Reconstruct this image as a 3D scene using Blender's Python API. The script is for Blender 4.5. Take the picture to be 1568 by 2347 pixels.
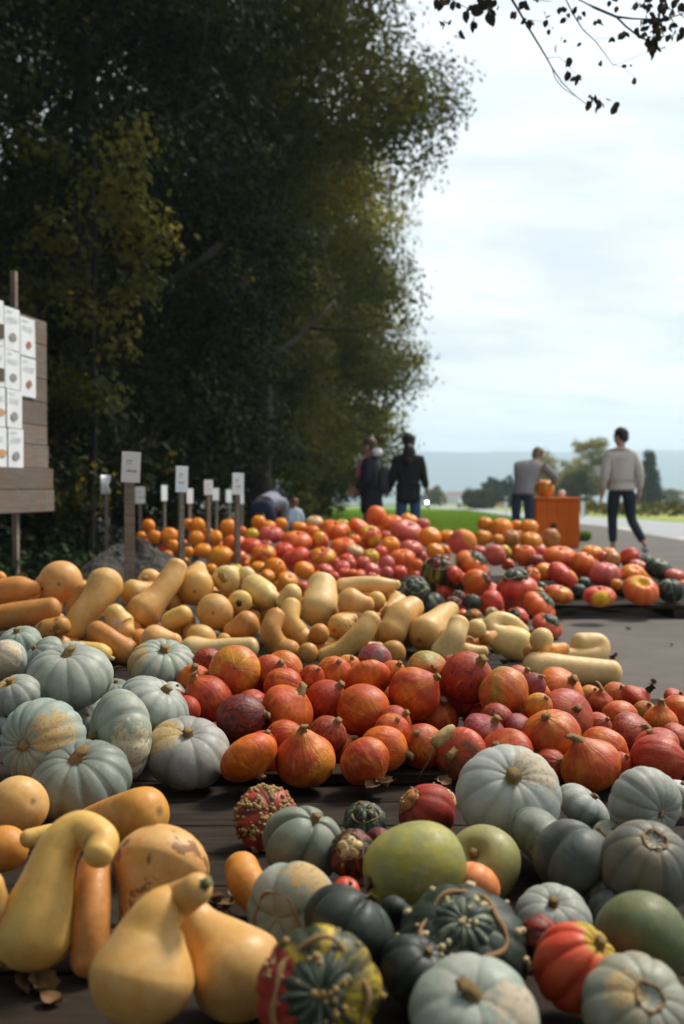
import bpy, bmesh, math, random
import numpy as np
from mathutils import Vector, Matrix, Euler

for _o in list(bpy.data.objects):
    bpy.data.objects.remove(_o)
S = bpy.context.scene
COL = S.collection
R_ = math.radians

# ------------------------------------------------------------------ camera
H = 0.92                       # eye height above the asphalt
F = 35 / 36 * 2347             # focal length in photo pixels (measured on a 1568 x 2347 copy)
PITCH = math.atan(51.5 / F)
cam = bpy.data.cameras.new('camera')
cam.lens = 35
cam.sensor_fit = 'VERTICAL'
cam.sensor_height = 36
cam.sensor_width = 24
cam.clip_start = 0.05
cam.clip_end = 30000
cam.dof.use_dof = True
cam.dof.focus_distance = 2.85
cam.dof.aperture_fstop = 2.6
camo = bpy.data.objects.new('camera', cam)
COL.objects.link(camo)
camo.location = (0, 0, H)
camo.rotation_euler = (math.pi / 2 - PITCH, 0, 0)
S.camera = camo

# ------------------------------------------------------------------ sky, sun, exposure
SUN_DIR = Vector((0.46, 0.42, 0.78)).normalized()
sun = bpy.data.lights.new('sun', 'SUN')
sun.energy = 2.2
sun.angle = R_(14)
sun.color = (1.0, 0.93, 0.82)
suno = bpy.data.objects.new('sun', sun)
COL.objects.link(suno)
suno.location = (20, 20, 40)
suno.rotation_euler = SUN_DIR.to_track_quat('Z', 'Y').to_euler()

W = bpy.data.worlds.new('World')
S.world = W
W.use_nodes = True
nt = W.node_tree
nt.nodes.clear()

def N(nt, kind, **kw):
    n = nt.nodes.new('ShaderNode' + kind)
    for k, v in kw.items():
        setattr(n, k, v)
    return n

def put(nt, sock, v):
    if isinstance(v, bpy.types.NodeSocket):
        nt.links.new(v, sock)
    elif v is not None:
        if sock.type == 'RGBA' and len(v) == 3:
            v = (*v, 1)
        sock.default_value = v

def math_(nt, op, a, b=None, c=None, clamp=False):
    n = N(nt, 'Math', operation=op, use_clamp=clamp)
    for i, v in enumerate((a, b, c)):
        if v is not None:
            put(nt, n.inputs[i], v)
    return n.outputs[0]

def vmath(nt, op, a, b=None, out=0):
    n = N(nt, 'VectorMath', operation=op)
    put(nt, n.inputs[0], a)
    if b is not None:
        put(nt, n.inputs[1], b)
    return n.outputs[out]

def mixc(nt, fac, a, b, blend='MIX'):
    n = N(nt, 'Mix', data_type='RGBA', blend_type=blend)
    put(nt, n.inputs[0], fac)
    put(nt, n.inputs[6], a)
    put(nt, n.inputs[7], b)
    return n.outputs[2]

def noise(nt, vec, scale, detail=3, rough=.5, dist=0):
    n = N(nt, 'TexNoise')
    if vec is not None:
        put(nt, n.inputs['Vector'], vec)
    n.inputs['Scale'].default_value = scale
    n.inputs['Detail'].default_value = detail
    n.inputs['Roughness'].default_value = rough
    n.inputs['Distortion'].default_value = dist
    return n.outputs['Fac']

def step(nt, v, lo, hi, a=0., b=1.):
    n = N(nt, 'MapRange', interpolation_type='SMOOTHSTEP')
    put(nt, n.inputs[0], v)
    put(nt, n.inputs[1], lo)
    put(nt, n.inputs[2], hi)
    put(nt, n.inputs[3], a)
    put(nt, n.inputs[4], b)
    return n.outputs[0]

sky = N(nt, 'TexSky', sky_type='NISHITA')
sky.sun_disc = False
sky.sun_elevation = math.asin(SUN_DIR.z)
sky.sun_rotation = math.atan2(SUN_DIR.x, SUN_DIR.y)
sky.air_density = 1.2
sky.dust_density = 1.5
tc = N(nt, 'TexCoord')
sep = N(nt, 'SeparateXYZ')
put(nt, sep.inputs[0], tc.outputs['Generated'])
zz = math_(nt, 'ADD', math_(nt, 'MAXIMUM', sep.outputs[2], 0.0), 0.22)
px = math_(nt, 'DIVIDE', sep.outputs[0], zz)
py = math_(nt, 'DIVIDE', sep.outputs[1], zz)
cmb = N(nt, 'CombineXYZ')
put(nt, cmb.inputs[0], px)
put(nt, cmb.inputs[1], math_(nt, 'MULTIPLY', py, 2.2))
c1 = noise(nt, cmb.outputs[0], 0.9, 6, .55, .4)
c2 = noise(nt, cmb.outputs[0], 3.1, 5, .6, .3)
cl = math_(nt, 'ADD', math_(nt, 'MULTIPLY', c1, .7), math_(nt, 'MULTIPLY', c2, .3))
shade = step(nt, cl, .38, .58)
cover = math_(nt, 'MULTIPLY', step(nt, cl, .25, .55, .84, .98), step(nt, sep.outputs[2], .10, .6, 1., .70))
cloud = mixc(nt, shade, (3.95, 4.22, 4.28), (5.75, 5.85, 5.72))
skyc = mixc(nt, cover, sky.outputs[0], cloud)
bg = N(nt, 'Background')
put(nt, bg.inputs[0], skyc)
bg.inputs[1].default_value = 0.1
wo = N(nt, 'OutputWorld')
nt.links.new(bg.outputs[0], wo.inputs[0])

S.view_settings.view_transform = 'Standard'
S.view_settings.look = 'None'
S.view_settings.gamma = 1
S.view_settings.exposure = 1.0
S.view_settings.use_curve_mapping = False
S.render.engine = 'CYCLES'
S.cycles.use_denoising = True
S.cycles.max_bounces = 6
S.cycles.diffuse_bounces = 3
S.cycles.glossy_bounces = 2
S.cycles.transmission_bounces = 3
S.cycles.volume_bounces = 2
S.cycles.caustics_reflective = False
S.cycles.caustics_refractive = False

# ------------------------------------------------------------------ helpers
FWD = Vector((0, math.cos(PITCH), -math.sin(PITCH)))
UP = Vector((0, math.sin(PITCH), math.cos(PITCH)))
CAM = Vector((0, 0, H))

def P(u, v, d):
    """World point seen at photo pixel (u, v) at depth d."""
    return CAM + d * (FWD + Vector(((u - 784) / F, 0, 0)) + UP * ((1173.5 - v) / F))

def d_on(v, z, r=0.):
    """Depth at which something whose centre shows at row v with vertical half extent r px stands on height z."""
    return (H - z) / (math.sin(PITCH) - (1173.5 - v) / F * math.cos(PITCH) + r / F)

def gz(y):
    return 0. if y < 25 else -0.0135 * (y - 25)

def tag(o, label=None, cat=None, group=None, kind=None):
    for k, v in (('label', label), ('category', cat), ('group', group), ('kind', kind)):
        if v:
            o[k] = v
    return o

def link(name, me, m=None, parent=None):
    o = bpy.data.objects.new(name, me)
    COL.objects.link(o)
    if m is not None and me is not None and not me.materials:
        me.materials.append(m)
    if parent is not None:
        o.parent = parent
    return o

def empty(name, loc, rz=0):
    o = bpy.data.objects.new(name, None)
    COL.objects.link(o)
    o.location = loc
    o.rotation_euler = (0, 0, rz)
    o.empty_display_size = .1
    return o

def mesh(name, V, Fc, smooth=True, attrs=None):
    me = bpy.data.meshes.new(name)
    V = np.asarray(V, dtype=np.float32).reshape(-1, 3)
    if isinstance(Fc, np.ndarray):
        k = Fc.shape[1]
        me.vertices.add(len(V))
        me.vertices.foreach_set('co', V.ravel())
        me.loops.add(Fc.size)
        me.loops.foreach_set('vertex_index', Fc.astype(np.int32).ravel())
        me.polygons.add(len(Fc))
        me.polygons.foreach_set('loop_start', np.arange(0, Fc.size, k, dtype=np.int32))
        me.update(calc_edges=True)
    else:
        me.from_pydata([tuple(map(float, v)) for v in V], [], Fc)
    me.polygons.foreach_set('use_smooth', np.full(len(me.polygons), smooth))
    for nm, (ty, arr) in (attrs or {}).items():
        a = me.attributes.new(nm, ty, 'POINT')
        a.data.foreach_set('vector' if ty == 'FLOAT_VECTOR' else 'value', np.asarray(arr, dtype=np.float32).ravel())
    me.validate()
    return me

class MB:
    """Collects boxes and tubes into one mesh."""
    def __init__(s):
        s.V = []
        s.F = []
    def add(s, V, Fc):
        n = len(s.V)
        s.V += [tuple(v) for v in V]
        s.F += [tuple(i + n for i in f) for f in Fc]
        return s
    def box(s, c, size, rot=None, bev=0.):
        x, y, z = (q / 2 for q in size)
        M = rot if rot is not None else Matrix.Identity(3)
        c = Vector(c)
        if bev <= 0:
            V = [Vector((a * x, b * y, e * z)) for e in (-1, 1) for a, b in ((-1, -1), (1, -1), (1, 1), (-1, 1))]
            Fc = [(3, 2, 1, 0), (4, 5, 6, 7), (0, 1, 5, 4), (1, 2, 6, 5), (2, 3, 7, 6), (3, 0, 4, 7)]
        else:
            b = bev
            V = []
            for zz, k in ((-z, b), (-z + b, 0), (z - b, 0), (z, b)):
                for a, e in ((-1, -1), (1, -1), (1, 1), (-1, 1)):
                    if k:
                        V.append(Vector((a * (x - k), e * (y - k), zz)))
                    else:
                        V.append(Vector((a * x, e * y, zz)))
            Fc = [(3, 2, 1, 0), (12, 13, 14, 15)]
            for l in range(3):
                for i in range(4):
                    j = (i + 1) % 4
                    Fc.append((l * 4 + i, l * 4 + j, l * 4 + 4 + j, l * 4 + 4 + i))
        return s.add([M @ v + c for v in V], Fc)
    def tube(s, pts, rads, n=8, cap=True):
        pts = [Vector(p) for p in pts]
        V = []
        nrm = None
        for i, p in enumerate(pts):
            t = (pts[min(i + 1, len(pts) - 1)] - pts[max(i - 1, 0)])
            t = t.normalized() if t.length > 1e-9 else Vector((0, 0, 1))
            if nrm is None:
                nrm = t.orthogonal().normalized()
            nrm = (nrm - t * nrm.dot(t))
            nrm = nrm.normalized() if nrm.length > 1e-6 else t.orthogonal().normalized()
            b = t.cross(nrm)
            for k in range(n):
                a = 2 * math.pi * k / n
                V.append(p + (nrm * math.cos(a) + b * math.sin(a)) * rads[i])
        Fc = []
        for i in range(len(pts) - 1):
            for k in range(n):
                k2 = (k + 1) % n
                Fc.append((i * n + k, i * n + k2, (i + 1) * n + k2, (i + 1) * n + k))
        if cap:
            Fc.append(tuple(range(n - 1, -1, -1)))
            Fc.append(tuple((len(pts) - 1) * n + k for k in range(n)))
        return s.add(V, Fc)
    def build(s, name, m=None, parent=None, smooth=False):
        return link(name, mesh(name, s.V, s.F, smooth), m, parent)

# ------------------------------------------------------------------ plain materials
MATS = {}

def new_mat(name):
    m = bpy.data.materials.new(name)
    m.use_nodes = True
    nt = m.node_tree
    b = nt.nodes['Principled BSDF']
    MATS[name] = m
    return m, nt, b

def bump(nt, b, h, strength=.3, dist=.01):
    n = N(nt, 'Bump')
    n.inputs['Strength'].default_value = strength
    n.inputs['Distance'].default_value = dist
    put(nt, n.inputs['Height'], h)
    nt.links.new(n.outputs[0], b.inputs['Normal'])

def simple(name, c1, c2=None, scale=8., rough=.7, bstr=.15, bdist=.004, spec=.3, stretch=None):
    m, nt, b = new_mat(name)
    tcn = N(nt, 'TexCoord')
    v = tcn.outputs['Object']
    if stretch:
        v = vmath(nt, 'MULTIPLY', v, stretch)
    n1 = noise(nt, v, scale, 5, .6)
    c2 = c2 or tuple(q * .75 for q in c1)
    put(nt, b.inputs['Base Color'], mixc(nt, step(nt, n1, .35, .65), c1, c2))
    b.inputs['Roughness'].default_value = rough
    b.inputs['Specular IOR Level'].default_value = spec
    bump(nt, b, n1, bstr, bdist)
    return m

def wood(name, c1, c2, c3, rough=.75):
    """Weathered timber, grain along local X, each piece its own shade."""
    m, nt, b = new_mat(name)
    tcn = N(nt, 'TexCoord')
    oi = N(nt, 'ObjectInfo')
    off = math_(nt, 'MULTIPLY', oi.outputs['Random'], 40.)
    v = vmath(nt, 'ADD', tcn.outputs['Object'], off)
    g = noise(nt, vmath(nt, 'MULTIPLY', v, (1.5, 26, 26)), 2.4, 6, .65, .5)
    big = noise(nt, vmath(nt, 'MULTIPLY', v, (1, 3, 3)), 2.2, 4, .6)
    fine = noise(nt, vmath(nt, 'MULTIPLY', v, (5, 120, 120)), 1.6, 4, .7)
    c = mixc(nt, step(nt, g, .3, .7), c1, c2)
    c = mixc(nt, step(nt, big, .45, .7, 0., .65), c, c3)
    c = mixc(nt, step(nt, fine, .55, .75, 0., .5), c, tuple(q * .35 for q in c1))
    c = mixc(nt, step(nt, oi.outputs['Random'], 0., 1., 0., .45), c, tuple(q * .55 for q in c1))
    put(nt, b.inputs['Base Color'], c)
    put(nt, b.inputs['Roughness'], step(nt, big, .3, .7, rough - .05, rough + .15))
    b.inputs['Specular IOR Level'].default_value = .1
    bump(nt, b, math_(nt, 'ADD', g, fine), .5, .003)
    return m

wood('deck_wood', (.025, .018, .013), (.046, .034, .025), (.018, .013, .011))
wood('lip_wood', (.040, .026, .017), (.066, .045, .030), (.030, .021, .016))
wood('board_wood', (.155, .128, .108), (.25, .21, .178), (.23, .14, .08))
wood('post_wood', (.18, .15, .118), (.30, .25, .195), (.12, .10, .08))
wood('red_box_wood', (.80, .15, .012), (.84, .18, .018), (.70, .115, .012), .55)
simple('card_white', (.78, .80, .81), (.72, .75, .77), 6, .6, .02)
simple('ink', (.05, .055, .07), None, 20, .6, 0)
simple('bark', (.012, .010, .008), (.028, .024, .019), 9, .9, .6, .02, .2, (1, 1, .25))
simple('dry_leaf', (.13, .065, .026), (.21, .12, .05), 30, .75, .3, .002)
simple('soil', (.05, .045, .04), (.105, .096, .085), 14, .95, 1., .06, .1)
simple('metal_nail', (.25, .24, .23), None, 30, .4, .05)
# ------------------------------------------------------------------ ground, road, verge
rng = random.Random(11)
NR = np.random.default_rng(7)

def strip(name, x0f, x1f, ys, z, m, nx=2, kind='structure', lab=None):
    V = []
    for y in ys:
        a, b = x0f(y), x1f(y)
        for i in range(nx):
            V.append((a + (b - a) * i / (nx - 1), y, gz(y) + z))
    Fc = [(j * nx + i, j * nx + i + 1, (j + 1) * nx + i + 1, (j + 1) * nx + i) for j in range(len(ys) - 1) for i in range(nx - 1)]
    o = link(name, mesh(name, V, Fc, False), m)
    o['kind'] = kind
    if lab:
        o['label'] = lab
    return o

def ground_mat(name, c1, c2, c3, sc, grit, rough=.9, bs=.5):
    m, nt, b = new_mat(name)
    tcn = N(nt, 'TexCoord')
    v = tcn.outputs['Object']
    big = noise(nt, v, sc, 6, .65)
    fine = noise(nt, v, grit, 4, .7)
    c = mixc(nt, step(nt, big, .35, .65), c1, c2)
    c = mixc(nt, step(nt, fine, .5, .72, 0., .8), c, c3)
    put(nt, b.inputs['Base Color'], c)
    b.inputs['Roughness'].default_value = rough
    b.inputs['Specular IOR Level'].default_value = .25
    bump(nt, b, fine, bs, .006)
    return m

ground_mat('asphalt', (.104, .091, .079), (.136, .12, .105), (.05, .044, .039), 1.3, 130, .85)
ground_mat('road_asphalt', (.30, .31, .32), (.34, .35, .36), (.26, .27, .28), .4, 60, .75, .2)
ground_mat('grass_ground', (.14, .25, .022), (.19, .30, .035), (.11, .19, .02), 1.1, 25)
ground_mat('field_ground', (.30, .30, .06), (.19, .25, .05), (.34, .28, .09), .05, 2)
ground_mat('valley_ground', (.09, .12, .05), (.14, .14, .07), (.06, .085, .04), .006, .05)
ground_mat('wood_floor', (.040, .036, .022), (.060, .048, .028), (.028, .030, .016), 1.5, 14)
simple('road_paint', (.62, .54, .34), (.7, .62, .42), 3, .7, .1)

ysn = [-6, -2, 2, 6, 10, 14, 18, 22, 25]
ysf = ysn + [30, 40, 55, 75, 100, 140, 200, 300, 500, 900, 1500, 2300, 2900]
strip('ground', lambda y: -2750, lambda y: 2750, [-60] + ysf, -.02, MATS['valley_ground'], 3)
strip('field', lambda y: 8.6 + .047 * y + .9, lambda y: 400, [-6, 5, 15, 25, 40, 60, 100, 160, 260, 400], -.006, MATS['field_ground'], 4)
strip('forecourt', lambda y: -1.9 - .02 * y, lambda y: 5.3 + .047 * y, [-6, 0, 5, 10, 15, 20, 25, 32], 0., MATS['asphalt'], 3)
strip('woodland_floor', lambda y: -40, lambda y: -1.9 - .02 * y - (0 if y < 16 else min(0, -.0)), [-12, -6, 0, 5, 10, 15, 20, 25, 40, 60, 80], -.004, MATS['wood_floor'], 4)
strip('road', lambda y: 5.3 + .047 * y, lambda y: 8.6 + .047 * y, [-40, -10, 5, 15, 25, 32, 40, 55, 75, 100, 140, 200, 300, 420], .004, MATS['road_asphalt'], 3)
verge_r = lambda y: min(4.4 + .075 * (y - 17.6), 5.25 + .047 * y)
strip('grass_verge', lambda y: -2.4 - .01 * y if y > 20 else 4.4 - 6.9 * (y - 17.6) / 2.4, verge_r, [17.6, 18.4, 19.2, 20, 22, 25, 30, 40, 55, 75, 100, 140], .02, MATS['grass_ground'], 5)
strip('far_verge', lambda y: 8.6 + .047 * y, lambda y: 9.55 + .047 * y, [-6, 5, 15, 25, 40, 60, 100, 160, 260, 400], .012, MATS['grass_ground'], 2)
# dashed line along the forecourt side of the road
pr = empty('road_marking', (0, 0, 0))
pr['kind'] = 'structure'
for k in range(14):
    y0 = 6 + k * 5.2
    V = []
    for y in (y0, y0 + 2.6):
        for dx in (.10, .24):
            V.append((5.35 + .047 * y + dx, y, gz(y) + .009))
    link('dash', mesh('dash', V, [(0, 1, 3, 2)], False), MATS['road_paint'], pr)
V = []
for y in (-5, 10, 25, 60, 140):
    for dx in (0, .14):
        V.append((8.32 + .047 * y + dx, y, gz(y) + .009))
link('edge_line', mesh('edge_line', V, [(2 * i, 2 * i + 1, 2 * i + 3, 2 * i + 2) for i in range(4)], False), MATS['card_white'], pr)

# ------------------------------------------------------------------ leaves, grass
def leaf_mat(name, ca, cb, cc, trans=.35):
    m, nt, b = new_mat(name)
    at = N(nt, 'Attribute', attribute_name='tint')
    f = at.outputs['Fac']
    c = mixc(nt, step(nt, f, 0., .55), ca, cb)
    c = mixc(nt, step(nt, f, .72, 1.), c, cc)
    put(nt, b.inputs['Base Color'], c)
    b.inputs['Roughness'].default_value = .7
    b.inputs['Specular IOR Level'].default_value = .08
    tr = N(nt, 'BsdfTranslucent')
    put(nt, tr.inputs[0], c)
    mx = N(nt, 'MixShader')
    mx.inputs[0].default_value = trans
    nt.links.new(b.outputs[0], mx.inputs[1])
    nt.links.new(tr.outputs[0], mx.inputs[2])
    nt.links.new(mx.outputs[0], nt.nodes['Material Output'].inputs[0])
    return m

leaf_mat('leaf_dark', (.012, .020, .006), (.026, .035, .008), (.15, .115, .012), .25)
leaf_mat('leaf_olive', (.040, .050, .010), (.085, .084, .013), (.28, .20, .02), .42)
leaf_mat('leaf_yellow', (.17, .165, .022), (.29, .25, .035), (.44, .34, .05), .5)
leaf_mat('leaf_green', (.09, .11, .03), (.14, .155, .045), (.22, .2, .05), .4)
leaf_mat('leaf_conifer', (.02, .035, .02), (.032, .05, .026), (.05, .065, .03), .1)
leaf_mat('grass_blade', (.13, .25, .02), (.19, .31, .035), (.27, .32, .06), .4)
leaf_mat('leaf_ground', (.02, .04, .016), (.035, .06, .022), (.12, .06, .02), .2)
leaf_mat('leaf_branch', (.016, .018, .012), (.03, .028, .015), (.10, .06, .02), .2)

def leaf_cloud(C, size, tint, nr, out=None):
    """One slightly folded diamond per centre; out = preferred facing of each leaf."""
    n = len(C)
    if out is None:
        nm = nr.normal(size=(n, 3))
        nm[:, 2] = np.abs(nm[:, 2]) + .3
    else:
        nm = out + nr.normal(0, .42, (n, 3))
        nm[:, 2] += .25
    nm /= np.linalg.norm(nm, axis=1, keepdims=True)
    a = nr.normal(size=(n, 3))
    a[:, 2] -= .6
    a -= nm * (a * nm).sum(1, keepdims=True)
    a /= np.linalg.norm(a, axis=1, keepdims=True)
    b = np.cross(nm, a)
    s = (size * nr.uniform(.6, 1.35, n))[:, None]
    V = np.stack([C - a * s * .5, C + b * s * .36 + nm * s * .08, C + a * s * .5, C - b * s * .36 + nm * s * .08], 1)
    Fc = np.arange(n * 4).reshape(n, 4)
    return V.reshape(-1, 3), Fc, np.repeat(tint, 4)

def boughs(nr, cen, rad, per, base=.35):
    """Leafy boughs: flattened, ragged lumps of leaves that face outwards, each bough its own shade."""
    C, T, O = [], [], []
    for c, r in zip(cen, rad):
        m = int(per * (r / rad.mean()) ** 2 * nr.uniform(.7, 1.2))
        u = nr.normal(size=(m, 3))
        u /= np.linalg.norm(u, axis=1, keepdims=True)
        ph = nr.uniform(0, 6.28, 4)
        k = 1 + .14 * np.sin(u[:, 0] * 6 + ph[0]) + .13 * np.sin(u[:, 1] * 7 + ph[1]) + .1 * np.sin(u[:, 2] * 8 + ph[2])
        q = nr.uniform(0, 1, m) ** .33
        p = u * (r * k * q)[:, None] * np.array([1, 1, .62])
        p[:, 2] -= .22 * r * (u[:, 0] ** 2 + u[:, 1] ** 2) * q
        C.append(p + c)
        O.append(u)
        t = np.clip(nr.normal(base, .2), 0, .95)
        T.append(np.clip(t + nr.normal(0, .13, m), 0, 1))
    return np.concatenate(C), np.concatenate(T), np.concatenate(O)

def limb(mb, nr, p, d, length, r, depth, ends):
    pts = [p]
    rad = [r]
    n = 5
    q = p.copy()
    dd = d.copy()
    for i in range(n):
        dd = (dd + Vector(nr.normal(0, .13, 3)) + Vector((0, 0, .06))).normalized()
        q = q + dd * (length / n)
        pts.append(q.copy())
        rad.append(r * (1 - .6 * (i + 1) / n))
    mb.tube(pts, rad, 6 if r < .06 else 9)
    ends.append(q.copy())
    if depth > 0:
        for k in range(3):
            i = int(nr.integers(2, n + 1))
            nd = (dd + Vector(nr.normal(0, .75, 3))).normalized()
            limb(mb, nr, pts[i], nd, length * .62, rad[i] * .7, depth - 1, ends)

def tree(name, label, x, y, h, cr, leafm, seed, cz0=.12, nclump=260, per=60, leaf=.085, spread=.38, trunk_r=.16, group=None, shape=None, cat='tree', lean=(0, 0), zoff=0, fill=.4):
    nr = np.random.default_rng(seed)
    root = empty(name, (x, y, gz(y) - .03 + zoff))
    tag(root, label, cat, group)
    mb = MB()
    ends = []
    n = 7
    pts, rad = [], []
    q = Vector((0, 0, -.1))
    for i in range(n + 1):
        pts.append(q.copy())
        rad.append(trunk_r * (1 - .75 * i / n) * (1.35 if i == 0 else 1))
        q = q + Vector((nr.normal(0, .05) * h * .12 + lean[0] / n, nr.normal(0, .05) * h * .12 + lean[1] / n, h * .8 / n))
    mb.tube(pts, rad, 10)
    for k in range(9):
        i = int(nr.integers(2, n))
        a = nr.uniform(0, 6.28)
        limb(mb, nr, pts[i], Vector((math.cos(a), math.sin(a), .55)).normalized(), cr * .8, rad[i] * .4, 1, ends)
    mb.build('trunk', MATS['bark'], root, True)
    # clumps: fill an uneven ovoid, biased to the shell
    z0, z1 = h * cz0, h
    u = nr.normal(size=(nclump, 3))
    u /= np.linalg.norm(u, axis=1, keepdims=True)
    rr = nr.uniform(fill, 1.0, nclump)
    lob = 1 + .12 * np.sin(u[:, 0] * 5 + seed) + .12 * np.sin(u[:, 1] * 6 + u[:, 2] * 4 + seed * 2.3)
    ax = np.array([cr, cr, (z1 - z0) / 2])
    C = u * (rr * lob)[:, None] * ax
    if shape == 'cone':
        t = nr.uniform(0, 1, nclump) ** .7
        a = nr.uniform(0, 6.28, nclump)
        rad_ = cr * (t * .95 + .04) * nr.uniform(.55, 1.05, nclump)
        C = np.stack([np.cos(a) * rad_, np.sin(a) * rad_, (z1 - z0) / 2 - t * (z1 - z0)], 1)
    C[:, 2] += (z0 + z1) / 2
    C[:, 0] += lean[0] * .7
    C[:, 1] += lean[1] * .7
    rad = spread * nr.uniform(.7, 1.3, len(C))
    L, t, O = boughs(nr, C, rad, per)
    V, Fc, tt = leaf_cloud(L, leaf, t, nr, O)
    cr_ = link('crown', mesh('crown', V, Fc, False, {'tint': ('FLOAT', tt)}), MATS[leafm], root)
    cr_['kind'] = 'stuff'
    return root

# the wood along the left: near row, far row, back row
WG = 'tall trees of the wood edge on the left'
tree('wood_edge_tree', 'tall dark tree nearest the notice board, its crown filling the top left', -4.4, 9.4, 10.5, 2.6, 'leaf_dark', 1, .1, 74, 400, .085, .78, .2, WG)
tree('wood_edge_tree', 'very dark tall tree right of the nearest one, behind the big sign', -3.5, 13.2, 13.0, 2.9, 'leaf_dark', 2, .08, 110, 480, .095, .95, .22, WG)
tree('wood_edge_tree', 'tree reaching furthest out over the open sky at the top', -1.55, 17.0, 14.0, 3.0, 'leaf_olive', 3, .36, 120, 800, .085, .92, .22, WG)
tree('wood_edge_tree', 'olive green tree in the wood edge above the bending person', -1.95, 21.5, 12.2, 3.0, 'leaf_olive', 4, .1, 105, 700, .092, 1.0, .2, WG)
tree('wood_edge_tree', 'yellowing tree in the wood edge, above the woman with the bun', -1.05, 27.0, 12.2, 3.1, 'leaf_olive', 5, .06, 105, 600, .105, 1.05, .2, WG)
tree('wood_edge_tree', 'farthest tree of the wood edge, golden green against the pale sky', -.75, 33.0, 12.8, 3.1, 'leaf_yellow', 6, .05, 90, 560, .125, 1.1, .2, WG)
tree('wood_edge_tree', 'slender young tree with yellowing leaves just right of the notice board', -2.75, 10.7, 5.4, .85, 'leaf_olive', 44, .22, 26, 110, .085, .42, .05, WG)
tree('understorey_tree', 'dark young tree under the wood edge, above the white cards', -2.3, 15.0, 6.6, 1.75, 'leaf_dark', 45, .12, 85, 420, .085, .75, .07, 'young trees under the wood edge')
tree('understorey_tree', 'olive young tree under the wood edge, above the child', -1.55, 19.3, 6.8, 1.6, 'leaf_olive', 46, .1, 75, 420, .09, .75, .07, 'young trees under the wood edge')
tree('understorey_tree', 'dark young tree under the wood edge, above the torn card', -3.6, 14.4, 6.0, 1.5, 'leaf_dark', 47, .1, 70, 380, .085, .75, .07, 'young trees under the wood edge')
BG = 'trees deep in the dark wood'
for i, (x, y, h, c) in enumerate([(-6.3, 16, 13, 3.2), (-6.5, 21, 16, 4.2), (-6, 27, 15, 4.2)]):
    tree('forest_tree', ['dark tree deep in the wood, behind the thin stake with the torn card', 'dark tree deep in the wood, behind the three thick stakes', 'dark tree deep in the wood, behind the bending person'][i], x, y, h, c, 'leaf_dark', 20 + i, .05, 75, 200, .17, 1.1, .22, BG)
tree('wood_edge_tree', 'dark tree left of the notice board, its twigs full of sky holes', -6.6, 9.0, 11, 2.0, 'leaf_dark', 41, .3, 60, 160, .1, .75, .16, WG)
# wood going on beside the camera
for i, (x, y) in enumerate([(-5.6, 4.6), (-5.2, .6), (-3.6, -3.6)]):
    tree('forest_tree', 'tree standing beside the viewer, outside the picture', x, y, 9.5, 2.9, 'leaf_dark', 50 + i, .1, 70, 200, .2, 1.0, .2, 'trees beside the viewer')
tree('overhanging_tree', 'tall tree whose boughs hang over the stand from behind the viewer', 1.2, -4.2, 9.5, 3.2, 'leaf_dark', 57, .36, 80, 260, .18, .95, .25, 'trees behind the viewer')
for i, (x, y) in enumerate([(3.0, -6.5), (-2.0, -7.2), (6.5, -8.5)]):  # unseen trees added as occluders, keep the sky behind off the fruit fronts
    tree('forest_tree', 'added unseen tree behind the viewer, darkening the fruit fronts', x, y, 9.5, 3.2, 'leaf_dark', 70 + i, .06, 80, 200, .2, 1.1, .2, 'trees behind the viewer')
# shrubs at the foot of the wood
SHR = 'dark shrubs at the foot of the wood'
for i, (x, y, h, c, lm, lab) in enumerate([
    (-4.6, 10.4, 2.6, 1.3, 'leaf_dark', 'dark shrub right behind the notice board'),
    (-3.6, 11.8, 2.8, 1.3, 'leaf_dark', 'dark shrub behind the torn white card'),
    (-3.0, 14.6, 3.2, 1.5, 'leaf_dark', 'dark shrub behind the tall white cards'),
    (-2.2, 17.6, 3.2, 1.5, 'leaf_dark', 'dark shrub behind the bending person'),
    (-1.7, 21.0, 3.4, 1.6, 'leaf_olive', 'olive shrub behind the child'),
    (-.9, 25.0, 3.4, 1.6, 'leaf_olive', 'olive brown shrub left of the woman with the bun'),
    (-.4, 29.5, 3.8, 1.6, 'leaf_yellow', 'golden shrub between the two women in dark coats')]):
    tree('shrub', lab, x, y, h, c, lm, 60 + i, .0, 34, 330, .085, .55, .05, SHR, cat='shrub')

# low plants on the wood floor by the dirt heap
nr = np.random.default_rng(5)
n = 9000
C = np.stack([nr.uniform(-6, -1.75, n), nr.uniform(7.2, 14, n), np.abs(nr.normal(0, .13, n)) + .01], 1)
keep = np.sin(C[:, 0] * 3.1) + np.sin(C[:, 1] * 2.3 + C[:, 0]) > -1.0
C = C[keep]
C[:, 2] += .16 * np.clip(np.sin(C[:, 0] * 4) * np.cos(C[:, 1] * 3.2), 0, 1)
V, Fc, tt = leaf_cloud(C, .085, np.clip(nr.normal(.35, .28, len(C)), 0, 1), nr)
o = link('ground_plants', mesh('ground_plants', V, Fc, False, {'tint': ('FLOAT', tt)}), MATS['leaf_ground'])
tag(o, 'low dark green plants and fallen leaves on the wood floor', 'plants', None, 'stuff')

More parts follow.
